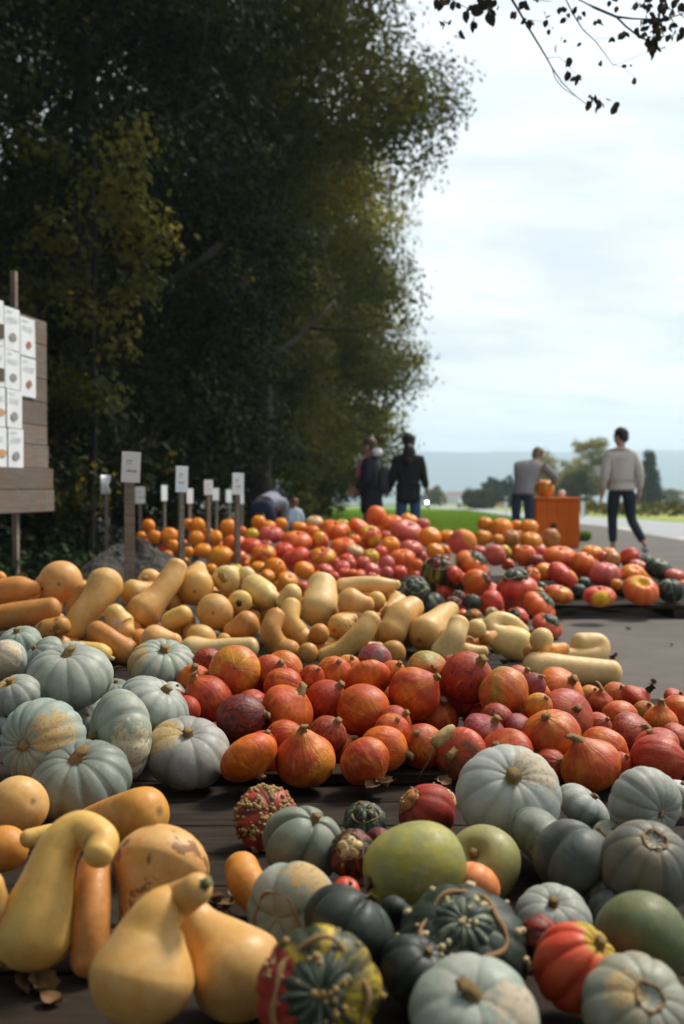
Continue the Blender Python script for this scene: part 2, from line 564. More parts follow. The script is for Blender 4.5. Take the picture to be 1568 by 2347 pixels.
# grass blades on the verge
n = 60000
y = 17.7 + 42 * nr.uniform(0, 1, n) ** 2.0
vr = np.minimum(4.4 + .075 * (y - 17.6), 5.25 + .047 * y)
x0 = np.where(y > 20, -2.4 - .01 * y, 4.4 - 6.9 * (y - 17.6) / 2.4)
x = x0 + (vr - x0) * nr.uniform(0, 1, n)
z = np.where(y < 25, 0, -.0135 * (y - 25)) + .018
hgt = nr.uniform(.05, .13, n) * (1 + y / 60)
wd = .006 * (1 + y / 14)
a = nr.uniform(0, 6.28, n)
B = np.stack([x, y, z], 1)
dx = np.stack([np.cos(a) * wd, np.sin(a) * wd, 0 * a], 1)
tip = np.stack([nr.normal(0, .03, n), nr.normal(0, .03, n), hgt], 1)
V = np.stack([B - dx, B + dx, B + tip], 1).reshape(-1, 3)
Fc = np.arange(3 * n).reshape(n, 3)
o = link('grass', mesh('grass', V, Fc, False, {'tint': ('FLOAT', np.repeat(np.clip(nr.normal(.5, .25, n), 0, 1), 3))}), MATS['grass_blade'])
tag(o, 'short green grass on the verge behind the pumpkins', 'grass', None, 'stuff')

# ------------------------------------------------------------------ background beyond the road
def at_far(u, y):
    return (u - 784) / F * y

for i, (u, y, h, c, lm, shp, lab) in enumerate([
    (1100, 95, 2.0, 1.55, 'leaf_olive', None, 'round olive bush by the far side of the road'),
    (1128, 120, 4.6, 1.1, 'leaf_conifer', None, 'dark green tree behind the round olive bush'),
    (1160, 122, 4.2, 1.2, 'leaf_conifer', None, 'dark green tree just left of the leaning person'),
    (1255, 100, 5.5, 2.3, 'leaf_yellow', None, 'broad yellow green tree above the orange box'),
    (1215, 125, 5.6, 1.7, 'leaf_yellow', None, 'pale yellow tree just behind the leaning person'),
    (1322, 85, 3.5, 1.5, 'leaf_olive', None, 'rounded dull green tree right of the orange box'),
    (1358, 105, 8.3, 1.9, 'leaf_yellow', None, 'tall loose poplar left of the man in the cream sweater'),
    (1300, 130, 6.4, 1.8, 'leaf_yellow', None, 'small golden tree beside the tall poplar'),
    (1488, 95, 5.4, 1.35, 'leaf_conifer', 'cone', 'dark pointed conifer behind the man in the cream sweater'),
    (995, 150, 3.1, 1.3, 'leaf_green', None, 'small hazy tree right of the woman in the black coat'),
    (1010, 190, 3.0, 1.2, 'leaf_yellow', None, 'small hazy yellow tree far down the road'),
    (1540, 170, 3.0, 1.5, 'leaf_green', None, 'hazy small tree at the right edge of the picture')]):
    tree('roadside_tree', lab, at_far(u, y), y, h, c, lm, 80 + i, .04, 60, 150, .2, .5 * c / 1.5 + .08, .1, 'trees beyond the road', shp)

# rows of vines and a hedge beyond the road
nr = np.random.default_rng(9)
n = 9000
row = nr.integers(0, 4, n)
x = nr.uniform(11.6, 60, n)
y = 44 + row * 5 + nr.normal(0, .25, n)
zc = -.0135 * (y - 25) + nr.uniform(.02, .62, n)
V, Fc, tt = leaf_cloud(np.stack([x, y, zc], 1), .24, np.clip(nr.normal(.4, .3, n), 0, 1), nr)
o = link('crop_rows', mesh('crop_rows', V, Fc, False, {'tint': ('FLOAT', tt)}), MATS['leaf_olive'])
tag(o, 'low rows of crops in the field beyond the road', 'crops', None, 'stuff')

simple('house_wall', (.60, .56, .50), (.55, .5, .45), 1, .8)
simple('house_pink', (.48, .30, .25), (.42, .26, .22), 1, .8)
simple('roof_tile', (.30, .13, .09), (.22, .10, .08), 2, .8)
simple('window_glass', (.03, .04, .05), None, 1, .15, 0)
simple('plastic_white', (.75, .75, .74), None, 3, .4, .02)
simple('plastic_black', (.02, .02, .022), None, 3, .4, .02)

def house(label, u, y, w, dp, h, wallm, rz=.3):
    root = empty('house', (at_far(u, y), y, gz(y)), rz)
    tag(root, label, 'house', 'small houses in the distance')
    MB().box((0, 0, h / 2), (w, dp, h)).build('wall', wallm, root)
    ov = .3
    V = [(-w / 2 - ov, -dp / 2 - ov, h), (w / 2 + ov, -dp / 2 - ov, h), (w / 2 + ov, dp / 2 + ov, h), (-w / 2 - ov, dp / 2 + ov, h), (-w / 2 - ov, 0, h + dp * .42), (w / 2 + ov, 0, h + dp * .42)]
    rf = link('roof', mesh('roof', V, [(0, 1, 5, 4), (2, 3, 4, 5), (0, 4, 3), (1, 2, 5), (3, 2, 1, 0)], False), MATS['roof_tile'], root)
    MB().box((w * .2, dp * .1, h + dp * .4), (.5, .5, 1.1)).build('chimney', wallm, rf)
    for k in (-.3, 0, .3):
        wn = MB().box((k * w, -dp / 2 - .02, h * .55), (w * .13, .06, h * .34)).build('window', MATS['plastic_white'], root)
        MB().box((k * w, -dp / 2 - .06, h * .55), (w * .10, .03, h * .29)).build('pane', MATS['window_glass'], wn)

house('small pinkish house behind the bush left of the leaning person', 1152, 150, 4.2, 3.5, 1.7, MATS['house_pink'], .2)
house('tiny white house at the right edge, in the valley', 1536, 420, 6, 5, 4.5, MATS['house_wall'])
house('tiny pale house in the valley just right of the dark conifer', 1512, 520, 7, 6, 4, MATS['house_wall'], .6)
house('tiny pale house in the valley between cars and bush', 1042, 600, 9, 7, 4.5, MATS['house_wall'], -.3)
house('tiny pale house furthest right in the valley', 1556, 650, 8, 7, 5, MATS['house_wall'], .1)

# white marker posts by the road
for u, y, lab in ((1336, 41, 'white roadside marker post right of the orange box'), (1160, 52, 'white roadside marker post left of the leaning person'), (1013, 120, 'tiny white marker post far down the road')):
    root = empty('marker_post', (at_far(u, y), y, gz(y)))
    tag(root, lab, 'marker post', 'white posts along the road')
    mb = MB()
    mb.box((0, 0, .45), (.12, .1, .9), None, .02).build('post', MATS['plastic_white'], root)
    MB().box((0, -.003, .74), (.125, .105, .14)).build('black_band', MATS['plastic_black'], root)

# cars far down the road
simple('car_white', (.78, .79, .8), None, 2, .25, 0, .01, .5)
simple('car_grey', (.25, .27, .30), None, 2, .25, 0, .01, .5)
mh, nth, bh = new_mat('headlight_on')
bh.inputs['Base Color'].default_value = (.9, .9, .85, 1)
bh.inputs['Emission Color'].default_value = (1, .97, .88, 1)
bh.inputs['Emission Strength'].default_value = 30

def car(label, u, y, paint, lit):
    root = empty('car', (at_far(u, y), y, gz(y) + .01), -.05)
    tag(root, label, 'car', 'cars far down the road')
    prof = [(-2.1, .35), (-2.12, .62), (-1.95, .82), (-.95, .95), (-.35, 1.4), (1.0, 1.42), (1.75, 1.0), (2.1, .92), (2.12, .4)]
    V = []
    for xs, k in ((-.78, 0), (-.86, 1), (.86, 1), (.78, 0)):
        for (yy, z) in prof:
            V.append((xs * (.82 if z > 1.2 else 1), yy * (1 if k else .97), z))
    m = len(prof)
    Fc = []
    for l in range(3):
        for i in range(m - 1):
            Fc.append((l * m + i, (l + 1) * m + i, (l + 1) * m + i + 1, l * m + i + 1))
        Fc.append((l * m + m - 1, (l + 1) * m + m - 1, (l + 1) * m, l * m))
    Fc.append(tuple(range(m)))
    Fc.append(tuple(range(4 * m - 1, 3 * m - 1, -1)))
    link('body', mesh('body', V, Fc, False), paint, root)
    q = Euler((math.atan2(.6, .45) - math.pi / 2 - .35, 0, 0)).to_matrix()
    V = [(-.66, -.97, .985), (.66, -.97, .985), (.56, -.42, 1.36), (-.56, -.42, 1.36)]
    link('windscreen', mesh('windscreen', [(a, b - .03, c + .03) for a, b, c in V], [(0, 1, 2, 3)], False), MATS['window_glass'], root)
    for sx in (-1, 1):
        MB().tube([(sx * .60, -2.08, .66), (sx * .60, -2.14, .66)], [.09, .08], 14).build('headlight', MATS['headlight_on'] if lit else MATS['plastic_white'], root)
        for yy in (-1.3, 1.35):
            wh = MB().tube([(sx * .70, yy, .32), (sx * .89, yy, .32)], [.32, .32], 16).build('wheel', MATS['plastic_black'], root)
            MB().tube([(sx * .88, yy, .32), (sx * .9, yy, .32)], [.2, .2], 12).build('rim', MATS['car_grey'], wh)

car('grey car with shining headlights coming up the road by the woman in black', 964, 105, MATS['car_grey'], True)
car('white car far down the road near the olive bush', 1068, 120, MATS['car_white'], False)

# hills across the valley
nr = np.random.default_rng(3)
V = []
nx = 90
for j in range(8):
    for i in range(nx):
        x = -2600 + 5200 * i / (nx - 1)
        t = j / 7
        base = 96 + 9 * math.sin(x * .0021 + .8) + 5 * math.sin(x * .0061 + 2) + 3 * math.sin(x * .0163) + 1.5 * math.sin(x * .043 + 1) - x * .005
        y = 1900 + 1000 * t + 30 * math.sin(x * .004 + j)
        V.append((x, y, -30 + (base + 36) * math.sin(min(1, t * 1.12) * math.pi / 2) ** .8 + nr.normal(0, 1)))
Fc = [(j * nx + i, j * nx + i + 1, (j + 1) * nx + i + 1, (j + 1) * nx + i) for j in range(7) for i in range(nx - 1)]
simple('hill_forest', (.035, .055, .03), (.06, .075, .04), .004, .9, .3, 5)
o = link('hills', mesh('hills', V, Fc, True), MATS['hill_forest'])
o['kind'] = 'structure'

# the air between
hz = MB().box((0, 1550, 34), (5600, 3300, 210)).build('haze', None)
hz['kind'] = 'stuff'
m = bpy.data.materials.new('haze')
m.use_nodes = True
nth = m.node_tree
nth.nodes.clear()
pv = nth.nodes.new('ShaderNodeVolumePrincipled')
pv.inputs['Color'].default_value = (.66, .83, 1., 1)
pv.inputs['Density'].default_value = 5.5e-4
pv.inputs['Anisotropy'].default_value = 0.25
mo = nth.nodes.new('ShaderNodeOutputMaterial')
nth.links.new(pv.outputs[0], mo.inputs['Volume'])
hz.data.materials.append(m)
# ------------------------------------------------------------------ fruit skins
def skin(name, streak=.5, streak_col=(1.25, 1.5, 1.6), streak_k=9., spot_col=(.025, .018, .015), mott=.25, rough=.42, fleck=(.42, .27, .10), fleck_amt=.6, bstr=.25, groove=(1, 1, 1), stripes=False, scale=1.0, spec=.3, spot_scale=6.5):
    """Rind: colours come from the object itself (color, blush, scar), pattern from its own coordinates."""
    m, nt, b = new_mat(name)
    oi = N(nt, 'ObjectInfo')
    st = N(nt, 'Attribute', attribute_name='st').outputs['Vector']
    npv = N(nt, 'Attribute', attribute_name='np').outputs['Vector']
    gr = N(nt, 'Attribute', attribute_name='gr').outputs['Fac']
    bl = N(nt, 'Attribute', attribute_name='blush', attribute_type='OBJECT')
    sc = N(nt, 'Attribute', attribute_name='scar', attribute_type='OBJECT')
    sco = N(nt, 'Attribute', attribute_name='scarcol', attribute_type='OBJECT')
    off = math_(nt, 'MULTIPLY', oi.outputs['Random'], 61.7)
    v = vmath(nt, 'ADD', vmath(nt, 'MULTIPLY', npv, (scale,) * 3), off)
    sv = vmath(nt, 'ADD', vmath(nt, 'MULTIPLY', st, (1, 1, .16)), off)
    base = oi.outputs['Color']
    if stripes:
        sm = noise(nt, vmath(nt, 'ADD', vmath(nt, 'MULTIPLY', st, (1, 1, .35)), off), 2.6, 4, .6, .6)
    else:
        sm = noise(nt, v, 1.15, 4, .6, .5)
    th = math_(nt, 'SUBTRACT', .80, math_(nt, 'MULTIPLY', bl.outputs['Alpha'], .58))
    bm = step(nt, math_(nt, 'ADD', sm, math_(nt, 'MULTIPLY', math_(nt, 'SUBTRACT', noise(nt, v, 7, 6, .75), .5), .22)), math_(nt, 'SUBTRACT', th, .13), math_(nt, 'ADD', th, .15))
    c = mixc(nt, bm, base, bl.outputs['Color'])
    # mottling
    mo = noise(nt, v, 3.3, 6, .65)
    c = mixc(nt, step(nt, mo, .35, .7, 0., mott), c, (.62, .55, .5), 'MULTIPLY')
    # streaks from stem to blossom
    s1 = noise(nt, sv, streak_k, 3, .6, .2)
    s2 = noise(nt, sv, streak_k * 2.7, 2, .5, .2)
    sm2 = math_(nt, 'MULTIPLY', step(nt, s1, .54, .70), step(nt, s2, .4, .62))
    lit = mixc(nt, 1., c, streak_col, 'MULTIPLY')
    c = mixc(nt, math_(nt, 'MULTIPLY', sm2, streak), c, lit)
    dk = math_(nt, 'MULTIPLY', step(nt, s1, .46, .30), streak * .55)
    c = mixc(nt, dk, c, (.55, .5, .5), 'MULTIPLY')
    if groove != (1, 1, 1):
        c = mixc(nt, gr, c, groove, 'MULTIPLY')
    # scar patch
    nn = vmath(nt, 'NORMALIZE', npv)
    dt = vmath(nt, 'DOT_PRODUCT', nn, sc.outputs['Vector'], 1)
    pn = noise(nt, v, 3.2, 7, .74, .4)
    dd = math_(nt, 'ADD', dt, math_(nt, 'MULTIPLY', math_(nt, 'SUBTRACT', pn, .5), .95))
    swn = N(nt, 'Attribute', attribute_name='scarw', attribute_type='OBJECT').outputs['Fac']
    smask = math_(nt, 'MULTIPLY', step(nt, dd, swn, math_(nt, 'ADD', swn, .06)), math_(nt, 'GREATER_THAN', swn, .01))
    sn = noise(nt, v, 13, 5, .75)
    scol = mixc(nt, step(nt, sn, .5, .68, 0., .85), sco.outputs['Color'], (.16, .10, .05))
    c = mixc(nt, math_(nt, 'MULTIPLY', smask, step(nt, pn, .25, .5, .45, .95)), c, scol)
    # dark blotches
    bn = noise(nt, v, spot_scale, 6, .78 if spot_scale > 4 else .6, .3)
    al = oi.outputs['Alpha']
    bt = math_(nt, 'SUBTRACT', .80, math_(nt, 'MULTIPLY', al, .43))
    bmask = step(nt, bn, bt, math_(nt, 'ADD', bt, .05))
    c = mixc(nt, math_(nt, 'MULTIPLY', bmask, .9), c, spot_col)
    # small corky flecks
    vo = N(nt, 'TexVoronoi')
    put(nt, vo.inputs['Vector'], v)
    vo.inputs['Scale'].default_value = 7.5
    vs = N(nt, 'SeparateColor')
    put(nt, vs.inputs[0], vo.outputs['Color'])
    fr = math_(nt, 'MULTIPLY', vs.outputs[0], .10)
    fm = math_(nt, 'MULTIPLY', step(nt, vo.outputs['Distance'], fr, math_(nt, 'ADD', fr, -.03)), step(nt, vs.outputs[1], .45, .5))
    c = mixc(nt, math_(nt, 'MULTIPLY', fm, fleck_amt), c, fleck)
    # blossom end
    ss = N(nt, 'SeparateXYZ')
    put(nt, ss.inputs[0], st)
    tip = step(nt, math_(nt, 'ADD', ss.outputs[2], math_(nt, 'MULTIPLY', mo, .006)), -.988, -.996)
    c = mixc(nt, math_(nt, 'MULTIPLY', tip, .8), c, (.16, .10, .05))
    put(nt, b.inputs['Base Color'], c)
    rr = step(nt, mo, .3, .7, rough - .06, rough + .14)
    put(nt, b.inputs['Roughness'], math_(nt, 'ADD', rr, math_(nt, 'MULTIPLY', smask, .25), None, True))
    b.inputs['Specular IOR Level'].default_value = spec
    hgt = math_(nt, 'ADD', math_(nt, 'MULTIPLY', mo, .8), math_(nt, 'ADD', math_(nt, 'MULTIPLY', s1, .5 * streak), math_(nt, 'ADD', math_(nt, 'MULTIPLY', fm, .5), math_(nt, 'MULTIPLY', math_(nt, 'MULTIPLY', sn, smask), .8))))
    bump(nt, b, hgt, bstr, .006)
    return m

skin('rind_kuri', 1.0, (1.4, 2.6, 2.4), 8, (.030, .022, .018), .7, .42, (.50, .33, .12), .85, .5)
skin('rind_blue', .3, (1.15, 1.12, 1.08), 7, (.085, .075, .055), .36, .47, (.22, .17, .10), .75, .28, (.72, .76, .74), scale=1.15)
skin('rind_tan', .12, (1.1, 1.12, 1.2), 6, (.20, .085, .025), .34, .44, (.30, .17, .06), .5, .22, spot_scale=2.1)
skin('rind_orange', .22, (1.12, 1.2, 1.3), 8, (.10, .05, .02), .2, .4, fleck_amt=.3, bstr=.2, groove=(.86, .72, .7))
skin('rind_striped', .4, (1.3, 1.4, 1.3), 9, (.02, .025, .015), .3, .45, (.55, .45, .25), .8, .4, (.6, .62, .6), True)
simple('stem_cork', (.52, .35, .14), (.30, .18, .065), 55, .85, .9, .004)
simple('stem_green', (.27, .27, .12), (.18, .18, .07), 40, .8, .6, .003)
simple('stem_dark', (.045, .038, .03), (.02, .018, .016), 40, .8, .6, .003)
simple('wart_cork', (.46, .32, .13), (.33, .20, .075), 60, .8, .7, .003)
simple('wart_cream', (.60, .50, .30), (.48, .37, .18), 60, .75, .5, .003)
simple('ring_cork', (.38, .23, .10), (.27, .15, .06), 50, .8, .8, .003)

# ------------------------------------------------------------------ fruit shapes
def lump(nr, V, amp, k=2.2, terms=7):
    """Low, smooth irregularity along the radius."""
    d = np.zeros(len(V))
    for _ in range(terms):
        w = nr.normal(0, k, 3)
        d += np.sin(V @ w + nr.uniform(0, 6.28)) * nr.uniform(.4, 1)
    return V * (1 + amp * d[:, None] / terms ** .5)

def lathe(seed, asp=.9, neck=0., neckw=.36, ribs=0, ribd=.08, ribp=2.2, dim_s=.12, dim_b=.08, lumpa=.025, nlon=48, nlat=30, flat=.0, bulge=0.):
    """Round fruit, stem end at +Z, equatorial radius 1."""
    nr = np.random.default_rng(seed)
    phi = np.linspace(0, math.pi, nlat + 1)[1:-1]
    th = np.linspace(0, 2 * math.pi, nlon, endpoint=False)
    Ph, Th = np.meshgrid(phi, th, indexing='ij')
    Rr = 1 + neck * np.exp(-(Ph / neckw) ** 2) - flat * np.exp(-((math.pi - Ph) / .6) ** 2)
    r = np.sin(Ph) ** .92 * Rr
    z = asp * np.cos(Ph) * Rr
    if bulge:
        r = r * (1 - bulge * np.cos(Ph))
    z = z - dim_s * np.exp(-(r / .30) ** 2) * (np.cos(Ph) > 0) + dim_b * np.exp(-(r / .34) ** 2) * (np.cos(Ph) < 0)
    g = np.zeros_like(r)
    if ribs:
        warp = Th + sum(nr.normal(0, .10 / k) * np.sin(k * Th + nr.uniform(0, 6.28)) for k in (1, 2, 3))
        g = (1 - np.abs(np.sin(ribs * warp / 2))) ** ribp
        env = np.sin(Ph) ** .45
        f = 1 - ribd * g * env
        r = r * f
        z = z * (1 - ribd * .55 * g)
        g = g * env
    V = np.stack([r * np.cos(Th), r * np.sin(Th), z], -1).reshape(-1, 3)
    top = asp * (1 + neck) - dim_s
    bot = -asp * (1 - flat) + dim_b
    V = np.concatenate([V, [[0, 0, top], [0, 0, bot]]])
    V = lump(nr, V, lumpa)
    V = V / np.percentile(np.hypot(V[:, 0], V[:, 1]), 98)
    top = V[-2, 2]
    st = np.stack([np.cos(Th), np.sin(Th), np.cos(Ph)], -1).reshape(-1, 3)
    st = np.concatenate([st, [[0, 0, 1], [0, 0, -1]]])
    gr = np.concatenate([g.reshape(-1), [0, 0]])
    m = len(phi)
    Fc = []
    for j in range(m - 1):
        a = j * nlon
        for i in range(nlon):
            k = (i + 1) % nlon
            Fc.append((a + i, a + nlon + i, a + nlon + k, a + k))
    nT, nB = m * nlon, m * nlon + 1
    for i in range(nlon):
        k = (i + 1) % nlon
        Fc.append((nT, i, k))
        Fc.append((nB, (m - 1) * nlon + k, (m - 1) * nlon + i))
    return V, Fc, st, gr, top

_LIB = {}
def lathe_mesh(name, **kw):
    key = (name, tuple(sorted(kw.items())))
    if key not in _LIB:
        V, Fc, st, gr, top = lathe(**kw)
        me = mesh(name, V, Fc, True, {'st': ('FLOAT_VECTOR', st), 'np': ('FLOAT_VECTOR', V), 'gr': ('FLOAT', gr)})
        _LIB[key] = (me, top, V)
    return _LIB[key]

def sweep_mesh(name, pts, rads, n=30, seg=9, seed=1, lumpa=.02, ribs=0):
    """Long fruit along a smooth spine; first point is the blossom end, last the stem end."""
    nr = np.random.default_rng(seed)
    pts = [np.array(p, float) for p in pts]
    if len(pts) == 1:
        pts = [pts[0], pts[0] + np.array([0, .001, .0])]
        rads = [rads[0], rads[0]]
    Pn = [2 * pts[0] - pts[1]] + pts + [2 * pts[-1] - pts[-2]]
    Rn = [rads[0]] + list(rads) + [rads[-1]]
    C, Rd = [], []
    for i in range(1, len(Pn) - 2):
        for s in range(seg):
            t = s / seg
            p0, p1, p2, p3 = Pn[i - 1:i + 3]
            C.append(.5 * ((2 * p1) + (-p0 + p2) * t + (2 * p0 - 5 * p1 + 4 * p2 - p3) * t * t + (-p0 + 3 * p1 - 3 * p2 + p3) * t ** 3))
            r0, r1, r2, r3 = Rn[i - 1:i + 3]
            Rd.append(.5 * ((2 * r1) + (-r0 + r2) * t + (2 * r0 - 5 * r1 + 4 * r2 - r3) * t * t + (-r0 + 3 * r1 - 3 * r2 + r3) * t ** 3))
    C.append(pts[-1])
    Rd.append(rads[-1])
    # round the two ends
    t0 = C[0] - C[1]
    t0 /= np.linalg.norm(t0) + 1e-9
    t1 = C[-1] - C[-2]
    t1 /= np.linalg.norm(t1) + 1e-9
    A = np.linspace(0, math.pi / 2, 9)[1:]
    r0, r1 = Rd[0], Rd[-1]
    head = [(C[0] + t0 * r0 * .92 * math.sin(a) * (1 - .04 * (a > 1.4)), max(r0 * math.cos(a), r0 * .0)) for a in A][::-1]
    tail = [(C[-1] + t1 * r1 * .80 * math.sin(a), max(r1 * math.cos(a), 0)) for a in A]
    C = [h[0] for h in head] + C + [h[0] for h in tail]
    Rd = [h[1] for h in head] + Rd + [h[1] for h in tail]
    C = np.array(C)
    Rd = np.maximum(np.array(Rd), 1e-4)
    m = len(C)
    T = np.gradient(C, axis=0)
    T /= np.linalg.norm(T, axis=1, keepdims=True) + 1e-9
    nrm = np.cross(T[m // 2], [0.3, .2, 1.0])
    nrm /= np.linalg.norm(nrm)
    V, st = [], []
    th = np.linspace(0, 2 * math.pi, n, endpoint=False)
    # parallel transport from the first ring
    nv = np.cross(T[0], [.31, .22, .93])
    nv /= np.linalg.norm(nv)
    L = np.concatenate([[0], np.cumsum(np.linalg.norm(np.diff(C, axis=0), axis=1))])
    L /= L[-1]
    for i in range(m):
        nv = nv - T[i] * nv.dot(T[i])
        nv /= np.linalg.norm(nv) + 1e-9
        bv = np.cross(T[i], nv)
        k = Rd[i] * (1 + (.035 * np.cos(ribs * th) if ribs else 0))
        V.append(C[i] + (np.cos(th) * k)[:, None] * nv + (np.sin(th) * k)[:, None] * bv)
        st.append(np.stack([np.cos(th), np.sin(th), np.full(n, L[i] * 2 - 1)], 1))
    # blossom end is a point, so keep the brown tip near it only
    V = np.concatenate(V)
    st = np.concatenate(st)
    ctr = C.mean(0)
    rm = max(Rd)
    q = (V - ctr) / rm
    d = np.zeros(len(V))
    for _ in range(8):
        w = nr.normal(0, 1.3, 3)
        d += np.sin(q @ w + nr.uniform(0, 6.28)) * nr.uniform(.4, 1)
    dirs = V - np.repeat(C, n, 0)
    V = V + dirs * (lumpa * d / 2)[:, None]
    Fc = []
    for i in range(m - 1):
        for k in range(n):
            k2 = (k + 1) % n
            Fc.append((i * n + k, i * n + k2, (i + 1) * n + k2, (i + 1) * n + k))
    Fc = np.array(Fc)
    me = mesh(name, V - ctr, Fc, True, {'st': ('FLOAT_VECTOR', st), 'np': ('FLOAT_VECTOR', q), 'gr': ('FLOAT', np.zeros(len(V)))})
    return me, ctr, C[-1], T[-1], Rd[-9]

def make_stem_mesh(seed, bend=.4, n=10, flare=1.6, long=1.):
    """Corky, furrowed stub; unit radius about 1, length about 2."""
    nr = np.random.default_rng(seed)
    m = 8
    V = []
    for j in range(m + 1):
        t = j / m
        rad = 1 + (flare - 1) * (1 - t) ** 2.5 + .22 * t ** 4
        cx, cz = bend * t * t * 2 * long, 2 * t * long
        for i in range(n):
            a = 2 * math.pi * i / n
            k = rad * (1 + .16 * math.cos(5 * a) + nr.normal(0, .05))
            V.append((cx + k * math.cos(a), k * math.sin(a), cz - .25))
    V.append((bend * 2 * long, 0, 2.02 * long - .25))
    Fc = [(j * n + i, j * n + (i + 1) % n, (j + 1) * n + (i + 1) % n, (j + 1) * n + i) for j in range(m) for i in range(n)]
    Fc += [(m * n + i, m * n + (i + 1) % n, len(V) - 1) for i in range(n)]
    return mesh('stem', V, Fc, True)

STEMS = [make_stem_mesh(i, b) for i, b in enumerate((.2, .5, .9, .1))]
STEM_LONG = [make_stem_mesh(9, .9, long=2.2), make_stem_mesh(10, .3, long=1.9)]

def blob(nr, c, r, V, Fc):
    n0 = len(V)
    t = (1 + 5 ** .5) / 2
    ico = [(-1, t, 0), (1, t, 0), (-1, -t, 0), (1, -t, 0), (0, -1, t), (0, 1, t), (0, -1, -t), (0, 1, -t), (t, 0, -1), (t, 0, 1), (-t, 0, -1), (-t, 0, 1)]
    fc = [(0, 11, 5), (0, 5, 1), (0, 1, 7), (0, 7, 10), (0, 10, 11), (1, 5, 9), (5, 11, 4), (11, 10, 2), (10, 7, 6), (7, 1, 8), (3, 9, 4), (3, 4, 2), (3, 2, 6), (3, 6, 8), (3, 8, 9), (4, 9, 5), (2, 4, 11), (6, 2, 10), (8, 6, 7), (9, 8, 1)]
    for v in ico:
        k = r / 1.9 * nr.uniform(.8, 1.2)
        V.append((c[0] + v[0] * k, c[1] + v[1] * k, c[2] + v[2] * k))
    Fc += [tuple(i + n0 for i in f) for f in fc]

# palette: base rgb, dark blotch amount, blush rgb, blush amount
PAL = {
 'r': ((.48, .054, .013), .44, (.66, .18, .018), .42),
 'R': ((.43, .040, .013), .46, (.54, .10, .022), .42),
 'ro': ((.55, .078, .015), .42, (.66, .19, .018), .45),
 'o': ((.68, .17, .014), .36, (.60, .085, .018), .34),
 'oy': ((.74, .30, .03), .30, (.62, .10, .025), .45),
 'k': ((.40, .05, .022), .66, (.58, .12, .025), .35),
 'kk': ((.20, .028, .022), .74, (.42, .05, .03), .42),
 'm':  ((.33, .045, .040), .25, (.22, .20, .20), .30),
 'g':  ((.56, .085, .032), .32, (.085, .085, .045), .42),
 'gy': ((.58, .14, .03), .35, (.36, .27, .04), .5),
 'b': ((.300, .332, .285), .34, (.375, .395, .335), .5),
 'bp': ((.40, .425, .355), .34, (.345, .38, .32), .5),
 'bg': ((.185, .208, .168), .36, (.24, .265, .215), .5),
 'bd': ((.085, .097, .085), .32, (.135, .15, .13), .5),
 'bb': ((.145, .152, .115), .32, (.20, .17, .115), .5),
 'bt': ((.29, .265, .18), .25, (.33, .345, .275), .5),
 'dg': ((.020, .027, .022), .12, (.045, .055, .046), .5),
 'w': ((.47, .49, .41), .30, (.405, .435, .365), .5),
 'gm': ((.25, .29, .115), .3, (.38, .34, .06), .55),
 'gp': ((.28, .285, .115), .2, (.33, .31, .105), .5),
 'gr': ((.10, .130, .06), .28, (.155, .17, .07), .5),
 't':  ((.66, .36, .105), .05, (.69, .42, .155), .45),
 'to': ((.68, .29, .055), .08, (.63, .235, .045), .45),
 'tp': ((.73, .50, .19), .03, (.74, .53, .24), .45),
 'ty': ((.73, .435, .12), .04, (.72, .47, .13), .45),
 'td': ((.58, .27, .065), .12, (.52, .22, .05), .45),
 'O':  ((.75, .235, .012), .04, (.77, .29, .015), .4),
 'OR': ((.70, .13, .022), .05, (.72, .19, .025), .45),
 'RR': ((.58, .062, .032), .06, (.66, .11, .04), .45),
 'RP': ((.58, .12, .085), .05, (.50, .08, .05), .4),
 'Ry': ((.58, .07, .03), .08, (.74, .42, .02), .46),
 'Yg': ((.70, .42, .02), .1, (.30, .26, .04), .45),
 'Dg': ((.022, .036, .020), .12, (.26, .31, .21), .36),
 'Dy': ((.025, .038, .015), .12, (.60, .42, .02), .36),
 'Dr': ((.025, .028, .018), .12, (.42, .05, .025), .45),
 'Br': ((.46, .20, .05), .1, (.40, .15, .04), .4),
 'Op': ((.76, .30, .10), .05, (.74, .25, .07), .4),
 'tg': ((.60, .40, .18), .1, (.62, .45, .25), .4),
}
GROUPS = {
 'kuri_squash': 'red squashes heaped behind the low board',
 'blue_pumpkin': 'pale blue grey pumpkins',
 'butternut_squash': 'butternut and crookneck squashes',
 'pumpkin': 'orange and red pumpkins of the far heaps',
 'turban_squash': 'warty turban squashes',
}
CATS = {'kuri_squash': 'squash', 'blue_pumpkin': 'pumpkin', 'butternut_squash': 'squash', 'pumpkin': 'pumpkin', 'turban_squash': 'squash', 'green_pumpkin': 'pumpkin'}
FRM = {'C1': (0, 1719.4, .5), 'C2': (784, 1719.4, .5), 'C3': (0, 1409.9, .5), 'C4': (784, 1409.9, .5), 'C6': (784, 928.5, .5),
       'Z1': (299.9, 1141.6, .25), 'Z2': (639.6, 1141.6, .25), 'Z3': (894, 1155.4, .25), 'Z4': (1176, 1203.5, .25),
       'Z5': (0, 1272.3, .25), 'Z6': (343.9, 1272.3, .25), 'Z7': (687.7, 1272.3, .25),
       'M1': (0, 1719.4, .307), 'M2': (447, 1719.4, .307), 'M3': (859.7, 1719.4, .2675), 'M4': (1169.2, 1719.4, .2675), 'U': (0, 0, 1)}
DECK = .10

